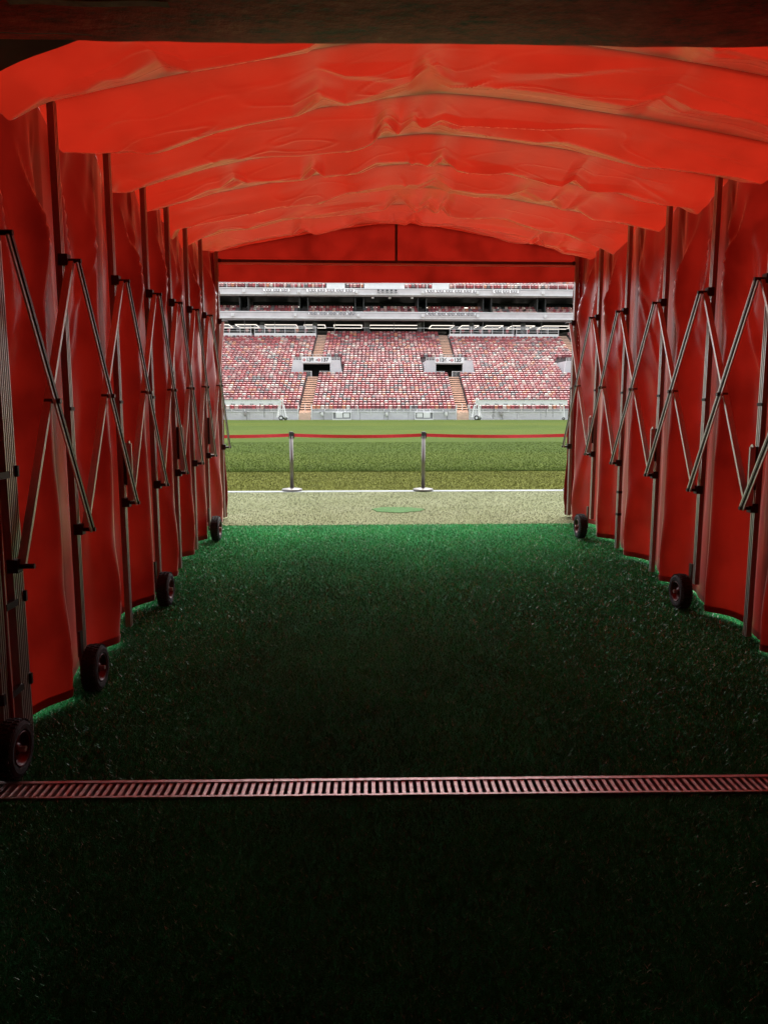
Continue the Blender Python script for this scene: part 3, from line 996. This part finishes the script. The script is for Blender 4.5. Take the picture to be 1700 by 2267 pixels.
# gate grilles in the wall next to the stairs
for (x0, x1) in ((-5.0, -2.6), (10.4, 13.1)):
    mb = MB(); n = 22
    mb.box(x0, x1, 95.9, 95.94, 0.9, 0.96); mb.box(x0, x1, 95.9, 95.94, 0.05, 0.1)
    for j in range(n+1):
        x = lerp(x0, x1, j/n); mb.box(x-0.012, x+0.012, 95.905, 95.935, 0.1, 0.9)
    mb.build('gate_grille', M['white'], stand)

# entrances with sign boards
def text_mesh(txt, size, mat, depth=0.015, offset=0.02):
    cu = bpy.data.curves.new('t', 'FONT')
    cu.body = txt; cu.size = size; cu.align_x = 'CENTER'; cu.align_y = 'CENTER'
    cu.extrude = depth; cu.offset = offset
    o = bpy.data.objects.new('t', cu); COL.objects.link(o)
    dg = bpy.context.evaluated_depsgraph_get()
    me = bpy.data.meshes.new_from_object(o.evaluated_get(dg))
    bpy.data.objects.remove(o)
    me.materials.clear(); me.materials.append(mat)
    return me

FLZ = row_z(15) + 0.01
for i in AISLES:
    c = vcx(i)
    ent = MB().build('entrance', M['conc'], stand)
    OW, OH = 1.93, 1.98
    for s_ in (-1, 1):                    # flanking walls, slanted outer edge
        xs0, xt, xb = c + s_*OW, c + s_*3.35, c + s_*3.85
        z0, z1 = FLZ - 0.35, FLZ + 2.55
        vs = []
        for y in (VY, VY + 0.3):
            vs += [(xs0, y, z0), (xb, y, z0), (xt, y, z1), (xs0, y, z1)]
        f = [(0,1,2,3), (4,7,6,5), (0,4,5,1), (1,5,6,2), (2,6,7,3), (3,7,4,0)]
        if s_ < 0: f = [q[::-1] for q in f]
        MB().add(vs, f).build('flank_wall', M['conc'], ent)
        mb = MB(); z = FLZ + 2.55
        mb.bar((c+s_*2.1, VY+0.1, z+0.38), (c+s_*3.4, VY+0.1, z+0.38), 0.05, 0.05)
        mb.bar((c+s_*2.1, VY+0.1, z+0.2), (c+s_*3.4, VY+0.1, z+0.2), 0.04, 0.04)
        for q in range(4):
            x = c + s_*lerp(2.15, 3.35, q/3); mb.box(x-0.025, x+0.025, VY+0.08, VY+0.12, z, z+0.38)
        mb.build('guard_rail', M['white'], ent)
        mb = MB()                         # low barrier in the opening
        xa, xb_ = c + s_*0.75, c + s_*1.9
        if s_ > 0: xa = c + 0.45
        for hz in (0.08, 0.95): mb.bar((xa, VY-0.06, FLZ+hz), (xb_, VY-0.06, FLZ+hz), 0.05, 0.05)
        mb.box(xa-0.05, xa+0.05, VY-0.1, VY-0.02, FLZ, FLZ+1.0)
        for q in range(9):
            x = lerp(xa, xb_, q/8); mb.box(x-0.014, x+0.014, VY-0.07, VY-0.05, FLZ+0.1, FLZ+0.95)
        mb.build('opening_barrier', M['white'], ent)
    mb = MB(); mb.box(c-OW, c+OW, VY, VY+0.3, FLZ+OH, FLZ+OH+0.17)
    mb.build('lintel', M['soffit'], ent)
    mb = MB()
    mb.box(c-OW-0.01, c+OW+0.01, VY+6.0, VY+6.1, FLZ-0.4, FLZ+3.0)
    for s_ in (-1, 1):
        cb2 = MB(); cb2.box(*sorted((c+s_*(OW+0.26), c+s_*3.38)), VY+0.31, VY+6.0, FLZ-0.4, FLZ+2.5)
        cb2.build('side_block', M['conc'], ent)
        mb.box(*sorted((c+s_*OW, c+s_*(OW+0.25))), VY+0.31, VY+6.0, FLZ-0.4, FLZ+2.5)
    mb.box(c-OW, c+OW, VY+0.31, VY+6.6, FLZ+OH+0.02, FLZ+2.5)
    mb.box(c-OW, c+OW, VY-0.3, VY+6.0, FLZ-0.4, FLZ-0.004)
    mb.build('passage_lining', M['dark'], ent)
    for (dx, w_) in ((-0.9, 0.5), (0.9, 0.7)):
        mb = MB(); mb.box(c+dx-w_/2, c+dx+w_/2, VY+5.9, VY+5.99, FLZ, FLZ+1.2)
        mb.build('passage_door', M['brown'], ent)
    mb = MB()
    for q in range(9):                    # little rail over the sign
        x = lerp(c-2.05, c+2.05, q/8); mb.box(x-0.02, x+0.02, VY+0.06, VY+0.1, FLZ+2.95, FLZ+3.3)
    mb.bar((c-2.05, VY+0.08, FLZ+3.3), (c+2.05, VY+0.08, FLZ+3.3), 0.05, 0.05)
    mb.build('guard_rail', M['white'], ent)
    nums = {0: ('138', '137'), 1: ('136', '135')}.get(i)
    lab = {0: 'white sign reading 138 and 137 over the left stand entrance', 1: 'white sign reading 136 and 135 over the right stand entrance',
           -1: 'white board over the entrance far left of the stand', 2: 'white board over the stand entrance at the right tunnel edge'}[i]
    sg = empty('block_sign', (c, VY-0.06, FLZ+OH+0.17), lab, 'sign')
    mb = MB(); mb.box(-2.08, 2.08, 0.0, 0.12, 0.0, 0.84)
    mb.build('board', M['sign'], sg)
    mb = MB(); mb.box(-2.1, 2.1, -0.012, -0.002, -0.03, 0.0); mb.box(-2.1, 2.1, -0.012, 0.14, 0.842, 0.87)
    mb.build('edge_trim', M['panelgrey'], sg)
    if nums:
        for (tx, num) in ((-0.93, nums[0]), (1.18, nums[1])):
            o = link('number', text_mesh(num, 0.72, M['ink']), sg)
            o.rotation_euler = (R(90), 0, 0); o.location = (tx, -0.02, 0.40)
            mb = MB(); mb.lathe((tx-0.82, -0.01, 0.40), (0,-1,0), [(0.0, 0.02), (0.2, 0.02), (0.2, 0.0)], 24)
            mb.build('round_emblem', M['ink_red'], sg)
            o = link('emblem_letter', text_mesh('C', 0.30, M['sign'], 0.01, 0.012), sg)
            o.rotation_euler = (R(90), 0, 0); o.location = (tx-0.82, -0.042, 0.40)
        mb = MB()
        mb.add([(-0.18,-0.02,0.40),(-0.02,-0.02,0.28),(-0.02,-0.02,0.36),(0.1,-0.02,0.36),(0.1,-0.02,0.46),(-0.02,-0.02,0.46),(-0.02,-0.02,0.52)], [(0,1,2,5,6),(2,3,4,5)])
        mb.v = [(x+0.06, y, z-0.02) for x, y, z in mb.v]
        mb.build('arrow', M['ink'], sg)

# seats -------------------------------------------------------------
def seat_geo(w):
    """tip-up seat facing the pitch (-y): curved back shell with rolled top and folded pan"""
    mb = MB()
    hw = w/2
    prof = [(0.44, 0.19, 1.0), (0.57, 0.18, 1.0), (0.675, 0.10, 1.0), (0.73, 0.115, 0.98), (0.79, 0.165, 0.9), (0.835, 0.24, 0.72)]
    n = len(prof); vs = []
    for z, y, k in prof: vs += [(-hw*k, y+0.03, z), (0, y, z), (hw*k, y+0.03, z)]
    fs = []
    for i in range(n-1):
        for j in (0, 1): q = 3*i + j; fs.append((q, q+1, q+4, q+3))
    b0 = len(vs)
    vs += [(-hw, 0.27, 0.44), (hw, 0.27, 0.44), (hw*0.72, 0.31, 0.83), (-hw*0.72, 0.31, 0.83)]
    t = 3*(n-1)
    fs += [(b0+1, b0, b0+3, b0+2), (t, t+1, t+2, b0+2, b0+3), (0, b0, b0+1, 2, 1)]
    fs += [tuple([b0] + [3*i for i in range(n)] + [b0+3]), tuple([b0+2] + [3*i+2 for i in range(n-1, -1, -1)] + [b0+1])]
    mb.add(vs, fs)
    # folded pan
    a = hw*0.88
    mb.add([(-a, 0.06, 0.36), (a, 0.06, 0.36), (a, 0.11, 0.58), (-a, 0.11, 0.58), (-a, 0.12, 0.34), (a, 0.12, 0.34), (a, 0.16, 0.57), (-a, 0.16, 0.57)],
           [(0,1,2,3), (4,7,6,5), (3,2,6,7), (0,4,5,1), (0,3,7,4), (1,5,6,2)])
    mb.box(-0.03, 0.03, 0.14, 0.2, 0.0, 0.44)
    return mb

SEAT_GEO = seat_geo(0.47)
SEAT_ME = [SEAT_GEO.mesh(SEAT_COLS[i][0].replace(' ', '_') + '_seat', SEAT_M[i]) for i in range(len(SEAT_COLS))]
sv = np.array(SEAT_GEO.v); sf = SEAT_GEO.f
bulk_v, bulk_f, bulk_m = [], [], []
def bulk_seat(x, y, z, ci, sx=1.0):
    o = len(bulk_v)*len(sv)
    bulk_v.append(sv*np.array([sx, 1, 1]) + np.array([x, y, z]))
    for f in sf:
        bulk_f.append(tuple(i+o for i in f)); bulk_m.append(ci)

ORD = ['first', 'second', 'third', 'fourth', 'fifth', 'sixth', 'seventh', 'eighth', 'ninth', 'tenth', 'eleventh', 'twelfth', 'thirteenth',
       'fourteenth', 'fifteenth', 'sixteenth', 'seventeenth', 'eighteenth', 'nineteenth', 'twentieth']
def ordinal(n):
    if n < 20: return ORD[n]
    t = {2: 'twenty', 3: 'thirty', 4: 'forty'}[(n+1)//10]
    u = (n+1) % 10
    return (t + '-' + ORD[u-1]) if u else t.replace('ty', 'tieth')
def pick(): return rnd.choices(range(len(SEAT_COLS)), SEAT_W)[0]
BLOCKN = {-1: ('left', 'right'), 0: ('middle', 'left'), 1: ('right', 'left')}
ROWN = ['front row', 'second row', 'third row', 'fourth row']
PLAT_L, PLAT_R = 35, 35
for r in range(ROWS):
    y, z = row_y(r), row_z(r)
    sp = 0.535 + 0.08*r/39
    edges = [X_MIN] + [aisle(i, y) for i in AISLES] + [X_MAX]
    for bi in range(len(edges)-1):
        i = bi - 2                        # block i lies between aisle i and i+1
        a = edges[bi] + AW + 0.12; b = edges[bi+1] - AW - 0.12
        n = int((b-a)/sp); st = (b-a)/n
        if r >= 37 and i in (-1, 1): continue          # platforms replace the top rows there
        for j in range(n):
            x = a + (j+0.5)*st
            if VR0 - 1 < r <= VR1 and any(abs(x - vcx(q)) < 3.95 - 0.06*(r-VR0) for q in AISLES): continue
            ci = pick()
            if r < 4 and i in BLOCKN and -15.6 < x < 27.5:
                blk, sideN = BLOCKN[i]
                k = (n-1-j) if sideN == 'right' else j
                o = link('stadium_chair', SEAT_ME[ci]); o.location = (x, y, z)
                tag(o, '%s chair, %s from the %s end in the %s of the %s block' % (SEAT_COLS[ci][0], ordinal(k), sideN, ROWN[r], blk),
                    'chair', 'front rows of stadium chairs')
            else:
                bulk_seat(x, y, z, ci, st/0.535)

# upper tiers ---------------------------------------------------------
FY = 126.0
CZ = 13.42 + 0.3
# concourse
mb = MB()
mb.box(X_MIN, X_MAX, 143.0, 143.2, 13.0, 22.0)
mb.build('concourse_back_wall', M['glass'], stand)
mb = MB(); mb.box(X_MIN, X_MAX, 127.8, 143.0, 13.0, 13.35)
mb.build('concourse_floor', M['dark'], stand)
mb = MB(); mb.box(X_MIN, X_MAX, 126.4, 143.0, 16.12, 16.4)
mb.build('concourse_ceiling', M['dark'], stand)
for x in range(-34, 56, 9):
    mb = MB(); mb.cyl((x + 0.6, 131.5, 13.35), (x + 0.6, 131.5, 16.12), 0.42, n=16)
    mb.build('concourse_column', M['panelgrey'], stand)
for x in range(-33, 55, 5):
    mb = MB(); mb.box(x, x+0.09, 128.3, 128.4, 13.35, 16.12); mb.build('mullion', M['panelgrey'], stand)
def ring_light(x0, x1, sk):
    mb = MB(); w = 0.11
    for yy in (134.6, 139.6): mb.box(x0, x1, yy, yy+w*2.2, 16.03, 16.11)
    for xx in (x0, x1-w): mb.box(xx, xx+w, 135.2, 139.6, 16.03, 16.11)
    mb.build('ring_light', M['strip'], stand)
for (p0, p1) in ((-25.5, -20), (-19, -15.6), (-14.6, -9.2), (-8.0, -4.6), (-3.2, 1.4), (2.6, 11.0), (12.6, 16.4), (17.6, 20.4), (21.6, 24.4), (25.8, 29.6), (31.0, 36.0), (37.5, 42)):
    ring_light(p0*1.09 + 0.2, p1*1.09 + 0.2, 0)
mb = MB(); mb.box(X_MIN, X_MAX, 128.0, 128.06, 14.86, 14.95)
mb.build('concourse_rail', M['white'], stand)

# platforms with white rails at the top of the side blocks
def platform(x0, x1, label=None):
    pl = MB(); pl.box(x0, x1, 125.3, 127.75, 13.05, 13.72)
    po = pl.build('platform', M['white'], stand)
    mb = MB()
    n = max(2, round((x1-x0)/1.65))
    for q in range(n+1):
        x = lerp(x0+0.04, x1-0.04, q/n); mb.box(x-0.035, x+0.035, 125.32, 125.38, 13.72, 14.85)
    for hz in (14.06, 14.42, 14.83): mb.bar((x0, 125.35, hz), (x1, 125.35, hz), 0.05, 0.05 if hz < 14.8 else 0.07)
    mb.build('platform_rail', M['white'], po)
    m2 = int((x1-x0)/1.5)
    for q in range(m2):
        if rnd.random() < 0.85: bulk_seat(x0 + 0.8 + q*1.5 + rnd.uniform(-.1, .1), 126.3, 13.72, pick(), 1.1)
platform(-27.0, -16.5); platform(-16.0, aisle(0, 126)-0.9); platform(aisle(1, 126)+0.9, 26.7); platform(27.1, 34.2)

def fascia(name, z0, z1, kind):
    root = MB(); root.box(X_MIN, X_MAX, FY+0.06, FY+0.4, z0+0.02, z1-0.02)
    ro = root.build(name, M['fascia'], stand)
    pan = MB(); pan.box(-1.49, 1.49, 0.0, 0.058, z0 + 0.24*(z1-z0), z0 + 0.80*(z1-z0))
    me = pan.mesh('panel', M['fascia'])
    x = X_MIN + 1.5
    while x < X_MAX:
        o = link('panel', me, ro); o.location = (x, FY + rnd.uniform(0, 0.004), 0); x += 3.0
    mb = MB(); mb.box(X_MIN, X_MAX, FY-0.12, FY+0.06, z0, z0+0.22*(z1-z0))
    mb.build('lower_band', M['white'], ro)
    mb = MB(); mb.box(X_MIN, X_MAX, FY-0.05, FY+0.2, z1-0.14*(z1-z0), z1)
    mb.build('upper_band', M['white'], ro)
    mb = MB(); mb.box(X_MIN, X_MAX, FY-0.03, FY+0.05, z0+0.815*(z1-z0), z0+0.855*(z1-z0))
    mb.build('shadow_gap', M['panelgrey'], ro)
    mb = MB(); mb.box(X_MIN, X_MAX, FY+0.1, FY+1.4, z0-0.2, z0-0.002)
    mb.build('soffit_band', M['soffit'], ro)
    return ro
low_f = fascia('lower_fascia', 16.13, 17.28, 0)
up_f = fascia('upper_fascia', 19.95, 21.02, 1)

def lamp_bank(x0, x1, z, n, par, kind):
    root = MB(); root.box(x0, x1, FY-0.42, FY-0.36, z-0.34, z-0.28); root.box(x0, x1, FY-0.2, FY-0.14, z+0.28, z+0.33)
    ro = root.build('floodlight_bank', M['white'], par)
    for q in range(n):
        x = lerp(x0+0.1, x1-0.1, q/(n-1))
        lm = MB()
        t = (q/(n-1)-0.5)*1.2
        lm.bar((x-0.07*t, FY-0.55, z-0.16), (x+0.10*t, FY-0.25, z+0.2), 0.17, 0.14)
        lm.bar((x+0.10*t, FY-0.24, z+0.2), (x+0.14*t, FY-0.16, z+0.29), 0.2, 0.1, m=1)
        lm.build('floodlight', [M['panelgrey'], M['black']] if (q % 3) else [M['white'], M['black']], ro)
def atx(src): return None
for (a, b, n) in ((-14.4, -10.2, 10), (-7.4, 0.4, 16), (12.0, 20.3, 17), (23.2, 27.4, 10)):
    lamp_bank(a, b, 20.5, n, up_f, 0)
for (a, b, n) in ((-7.2, 0.3, 15), (12.2, 20.3, 16)):
    lamp_bank(a, b, 16.85, n, low_f, 1)
for (xs_, z, par) in (((-17.6, -8.7, 0.7, 11.6, 20.6, 31.5), 20.45, up_f), ((-19.5, -9.3, 1.0, 11.6, 20.7, 32.0), 16.7, low_f)):
    for x in xs_:
        mb = MB(); mb.box(x-0.22, x+0.22, FY-0.5, FY-0.13, z-0.26, z+0.2); mb.box(x-0.03, x+0.03, FY-0.14, FY-0.001, z, z+0.1)
        mb.build('fascia_speaker', M['white'], par)
for q in range(5):
    x = 4.1 + q*0.72
    mb = MB(); mb.box(x, x+0.34, FY-0.5, FY-0.2, 20.62, 20.80, 1); mb.box(x+0.1, x+0.2, FY-0.2, FY-0.001, 20.3, 20.6); mb.box(x, x+0.4, FY-0.4, FY-0.2, 20.26, 20.4)
    mb.build('fascia_camera', [M['panelgrey'], M['black']], up_f)

# box tier between the fascias
mb = MB(); mb.box(X_MIN, X_MAX, 133.2, 133.4, 16.4, 20.0); mb.build('box_back_wall', M['glass'], stand)
mb = MB(); mb.box(X_MIN, X_MAX, 126.42, 133.2, 19.74, 19.95); mb.build('box_ceiling', M['dark'], stand)
mb = MB()
for s_ in range(4): mb.box(X_MIN, X_MAX, 126.42 + s_*0.95, 127.37 + s_*0.95 if s_ < 3 else 133.2, 16.42, 16.75 + s_*0.5)
mb.build('box_floor', M['terrace'], stand)
gap = [-17.8, -8.0, 1.2, 11.6, 22.5, 31.6, 41.0]
for s_ in range(3):
    x = X_MIN + 0.5
    while x < X_MAX - 0.5:
        if not any(abs(x - q) < 0.85 for q in gap) and rnd.random() < 0.96:
            bulk_seat(x, 126.75 + s_*0.95, 16.75 + s_*0.5, rnd.choices(range(7), [20, 22, 24, 6, 10, 4, 14])[0], 1.05)
        x += 0.57
for q in gap:
    mb = MB(); mb.box(q-0.75, q-0.62, 127.0, 132.8, 17.2, 19.7); mb.box(q+0.62, q+0.75, 127.0, 132.8, 17.2, 19.7)
    mb.build('box_partition', M['dark'], stand)
    mb = MB(); mb.box(q-0.45, q+0.45, 133.05, 133.18, 17.9, 19.0)
    mb.build('bright_door', M['white'], stand)
    for d in (-2.4, -1.3, 1.3, 2.6):
        mb = MB(); mb.box(q+d*1.1-0.4, q+d*1.1+0.4, 133.1, 133.19, 18.86, 19.0)
        mb.build('back_light', M['strip'], stand)
for x in (3.4, 6.2, 9.9):
    mb = MB(); mb.box(x-0.2, x+0.2, 126.6, 126.9, 19.5, 19.73); mb.build('ceiling_speaker', M['white'], stand)

# upper tier above the top fascia
mb = MB()
for s_ in range(16): mb.box(X_MIN, X_MAX, 126.42 + s_*0.8, 127.22 + s_*0.8 + 0.001, 20.0, 21.0 + s_*0.42)
mb.build('upper_terrace', M['terrace'], stand)
ugap = [(-4.2, -1.2), (2.0, 8.6), (13.2, 16.0), (37.5, 41.5)]
for s_ in range(16):
    x = X_MIN + 0.5
    while x < X_MAX - 0.5:
        if not any(a < x < b for a, b in ugap): bulk_seat(x, 126.75 + s_*0.8, 21.0 + s_*0.42, pick(), 1.05)
        x += 0.57
for a, b in ugap:
    mb = MB(); mb.box(a, b, 126.5, 126.6, 21.0, 22.0); mb.build('parapet_panel', M['white'], stand)
mb = MB(); mb.box(X_MIN, X_MAX, 126.44, 126.48, 21.86, 21.92)
for q in range(60):
    x = lerp(X_MIN, X_MAX, q/59); mb.box(x-0.03, x+0.03, 126.44, 126.48, 21.02, 21.86)
mb.build('parapet_rail', M['white'], stand)
mb = MB(); mb.box(X_MIN, X_MAX, 139.3, 139.6, 20.0, 34.0); mb.build('rear_wall', M['soffit'], stand)
for xx in (X_MIN - 0.4, X_MAX):
    mb = MB(); mb.box(xx, xx + 0.4, 96.0, 143.2, 0.0, 28.0); mb.build('end_wall', M['conc'], stand)

# all remaining seats as one mass
bv = np.concatenate(bulk_v)
me = bpy.data.meshes.new('seat_mass')
me.from_pydata(bv.tolist(), [], bulk_f)
for m_ in SEAT_M: me.materials.append(m_)
me.polygons.foreach_set('material_index', bulk_m)
me.update()
tag(link('stadium_chairs', me), 'mass of red, pink and cream stadium chairs filling the far stand', 'chairs', kind='stuff')

# ------------------------------------------------------------------ grass lamp rigs parked before the stand
def lamp_rig(x_tower, x_end, label):
    t = empty('grass_lamp_rig', (x_tower, 93.0, 0), label, 'lamp rig', 'white grass lamp rigs before the stand')
    s_ = 1 if x_end > x_tower else -1
    L = x_end - x_tower
    mb = MB(); mb.box(min(0, L), max(0, L), -0.2, 0.2, 1.86, 2.46); mb.box(min(0, L), max(0, L), -0.26, 0.26, 2.44, 2.5)
    mb.build('boom', M['white'], t)
    n = int(abs(L)/1.15)
    for q in range(n):
        x = s_*(1.3 + q*1.15)
        mb = MB(); mb.box(x-0.22, x-0.12, -0.25, -0.201, 1.9, 2.06); mb.box(x-0.1, x-0.0, -0.25, -0.201, 1.92, 2.04); mb.box(x+0.04, x+0.24, -0.25, -0.201, 1.9, 2.03)
        mb.build('lamp_unit', M['panelgrey'], t)
        mb = MB(); mb.cyl((x, -0.22, 2.3), (x, -0.2, 2.3), 0.03, n=6); mb.build('rivet', M['panelgrey'], t)
    tw = MB()
    for a, b in (((-0.55, -0.4, 0.35), (-0.28, -0.1, 1.9)), ((0.55, -0.4, 0.35), (0.28, -0.1, 1.9)), ((-0.5, 0.4, 0.35), (-0.25, 0.1, 1.9)), ((0.5, 0.4, 0.35), (0.25, 0.1, 1.9)),
                 ((-0.15, -0.35, 0.35), (-0.1, -0.1, 2.6)), ((0.2, -0.35, 0.35), (0.16, -0.1, 2.6))):
        tw.bar(a, b, 0.09, 0.09)
    tw.bar((-0.65, 0, 0.38), (0.75, 0, 0.38), 0.7, 0.08)
    tw.bar((-0.4, -0.3, 1.3), (0.4, -0.3, 1.3), 0.06, 0.06); tw.bar((-0.35, -0.25, 2.1), (0.35, -0.25, 2.55), 0.06, 0.06); tw.bar((0.35, -0.25, 2.1), (-0.35, -0.25, 2.55), 0.06, 0.06)
    tw.build('tower', M['white'], t)
    for (wx, wy, wr) in ((-0.05, -0.42, 0.3), (0.42, 0.35, 0.24)):
        mb = MB(); mb.lathe((wx, wy, wr), (0,-1,0), [(wr*0.55, -0.1), (wr*0.92, -0.1), (wr, -0.05), (wr, 0.05), (wr*0.92, 0.1), (wr*0.55, 0.1)], 24)
        wo = mb.build('wheel', M['rubber'], t, smooth=True)
        mb = MB(); mb.cyl((wx, wy+0.06, wr), (wx, wy-0.08, wr), wr*0.56, n=20); mb.build('hub', M['white'], wo)
    mb = MB()
    e = L - s_*0.4
    mb.bar((e, 0, 1.9), (e+0.1*s_, -0.1, 0.3), 0.12, 0.12); mb.bar((e-0.5*s_, 0, 1.9), (e, -0.1, 0.3), 0.08, 0.08)
    mb.build('end_leg', M['white'], t)
    mb = MB(); mb.lathe((e, -0.1, 0.18), (0,-1,0), [(0.08, -0.07), (0.17, -0.07), (0.18, 0), (0.17, 0.07), (0.08, 0.07)], 20)
    mb.build('wheel', M['rubber'], t)
    for q in (2.0*s_, 2.2*s_, e-2.2*s_, e-1.4*s_):
        mb = MB()
        z = 1.85
        x = q
        while z > 0.55:
            x2 = x + rnd.uniform(-.05, .05); mb.bar((x, -0.24, z), (x2, -0.24, z-0.3), 0.035, 0.035); x = x2; z -= 0.3
        mb.build('hanging_cable', M['black'], t)
lamp_rig(-8.75, -21.0, 'white wheeled grass lamp rig parked left of the left stairs')
lamp_rig(15.35, 26.7, 'white wheeled grass lamp rig parked right of the right stairs')

# cabinets, taps and a speaker along the pitch-side wall
def cabinet(x, label, flip=1):
    t = empty('service_cabinet', (x, 95.55, 0), label, 'cabinet', 'white cabinets at the pitch-side wall')
    mb = MB(); mb.box(-1.2, 1.2, -0.02, 0.3, 0.0, 0.16); mb.box(-1.2, -1.1, 0.0, 0.3, 0.16, 0.92); mb.box(1.1, 1.2, 0.0, 0.3, 0.16, 0.92); mb.box(-1.2, 1.2, 0.0, 0.3, 0.92, 1.0)
    mb.build('housing', M['white'], t)
    mb = MB(); mb.box(-1.1, 1.1, 0.22, 0.3, 0.16, 0.92); mb.build('back_panel', M['panelgrey'], t)
    mb = MB(); mb.box(-0.75*flip-0.0, -0.75*flip+0.85*flip, -0.05, 0.2, 0.26, 0.95) if flip > 0 else mb.box(-0.1, 0.75, -0.05, 0.2, 0.26, 0.95)
    mb.build('screen_box', M['white'], t)
    mb = MB(); mb.box(0.22, 0.95, -0.03, 0.2, 0.3, 0.84) if flip > 0 else mb.box(-0.95, -0.22, -0.03, 0.2, 0.3, 0.84)
    mb.build('side_box', M['white'], t)
cabinet(-1.4, 'white twin-box cabinet right of the left stairs', 1)
cabinet(9.1, 'white twin-box cabinet left of the right stairs', -1)
for (x, lab) in ((-13.6, 'small grey lamp on the wall under the left rig boom'), (19.0, 'small grey lamp on the wall under the right rig boom'),
                 (-3.9, 'small white lamp at the grille beside the left stairs'), (11.9, 'white box at the grille beside the right stairs'), (4.3, 'small white loudspeaker on the middle of the front wall')):
    t = empty('wall_fixture', (x, 95.8, 0.35), lab, 'fixture', 'fixtures on the pitch-side wall')
    mb = MB(); mb.box(-0.3, 0.3, -0.1, 0.08, 0.62, 0.74); mb.build('bracket', M['panelgrey'], t)
    mb = MB(); mb.lathe((0, -0.1, 0.0), (0,0,1), [(0.0, 0.1), (0.1, 0.12), (0.17, 0.3), (0.17, 0.6), (0.0, 0.61)], 14)
    mb.build('body', M['white'] if 'white' in lab else M['soffit'], t)
    mb = MB(); mb.bar((0.12, -0.05, 0.3), (0.2, -0.02, -0.33), 0.05, 0.04); mb.build('cable', M['black'], t)
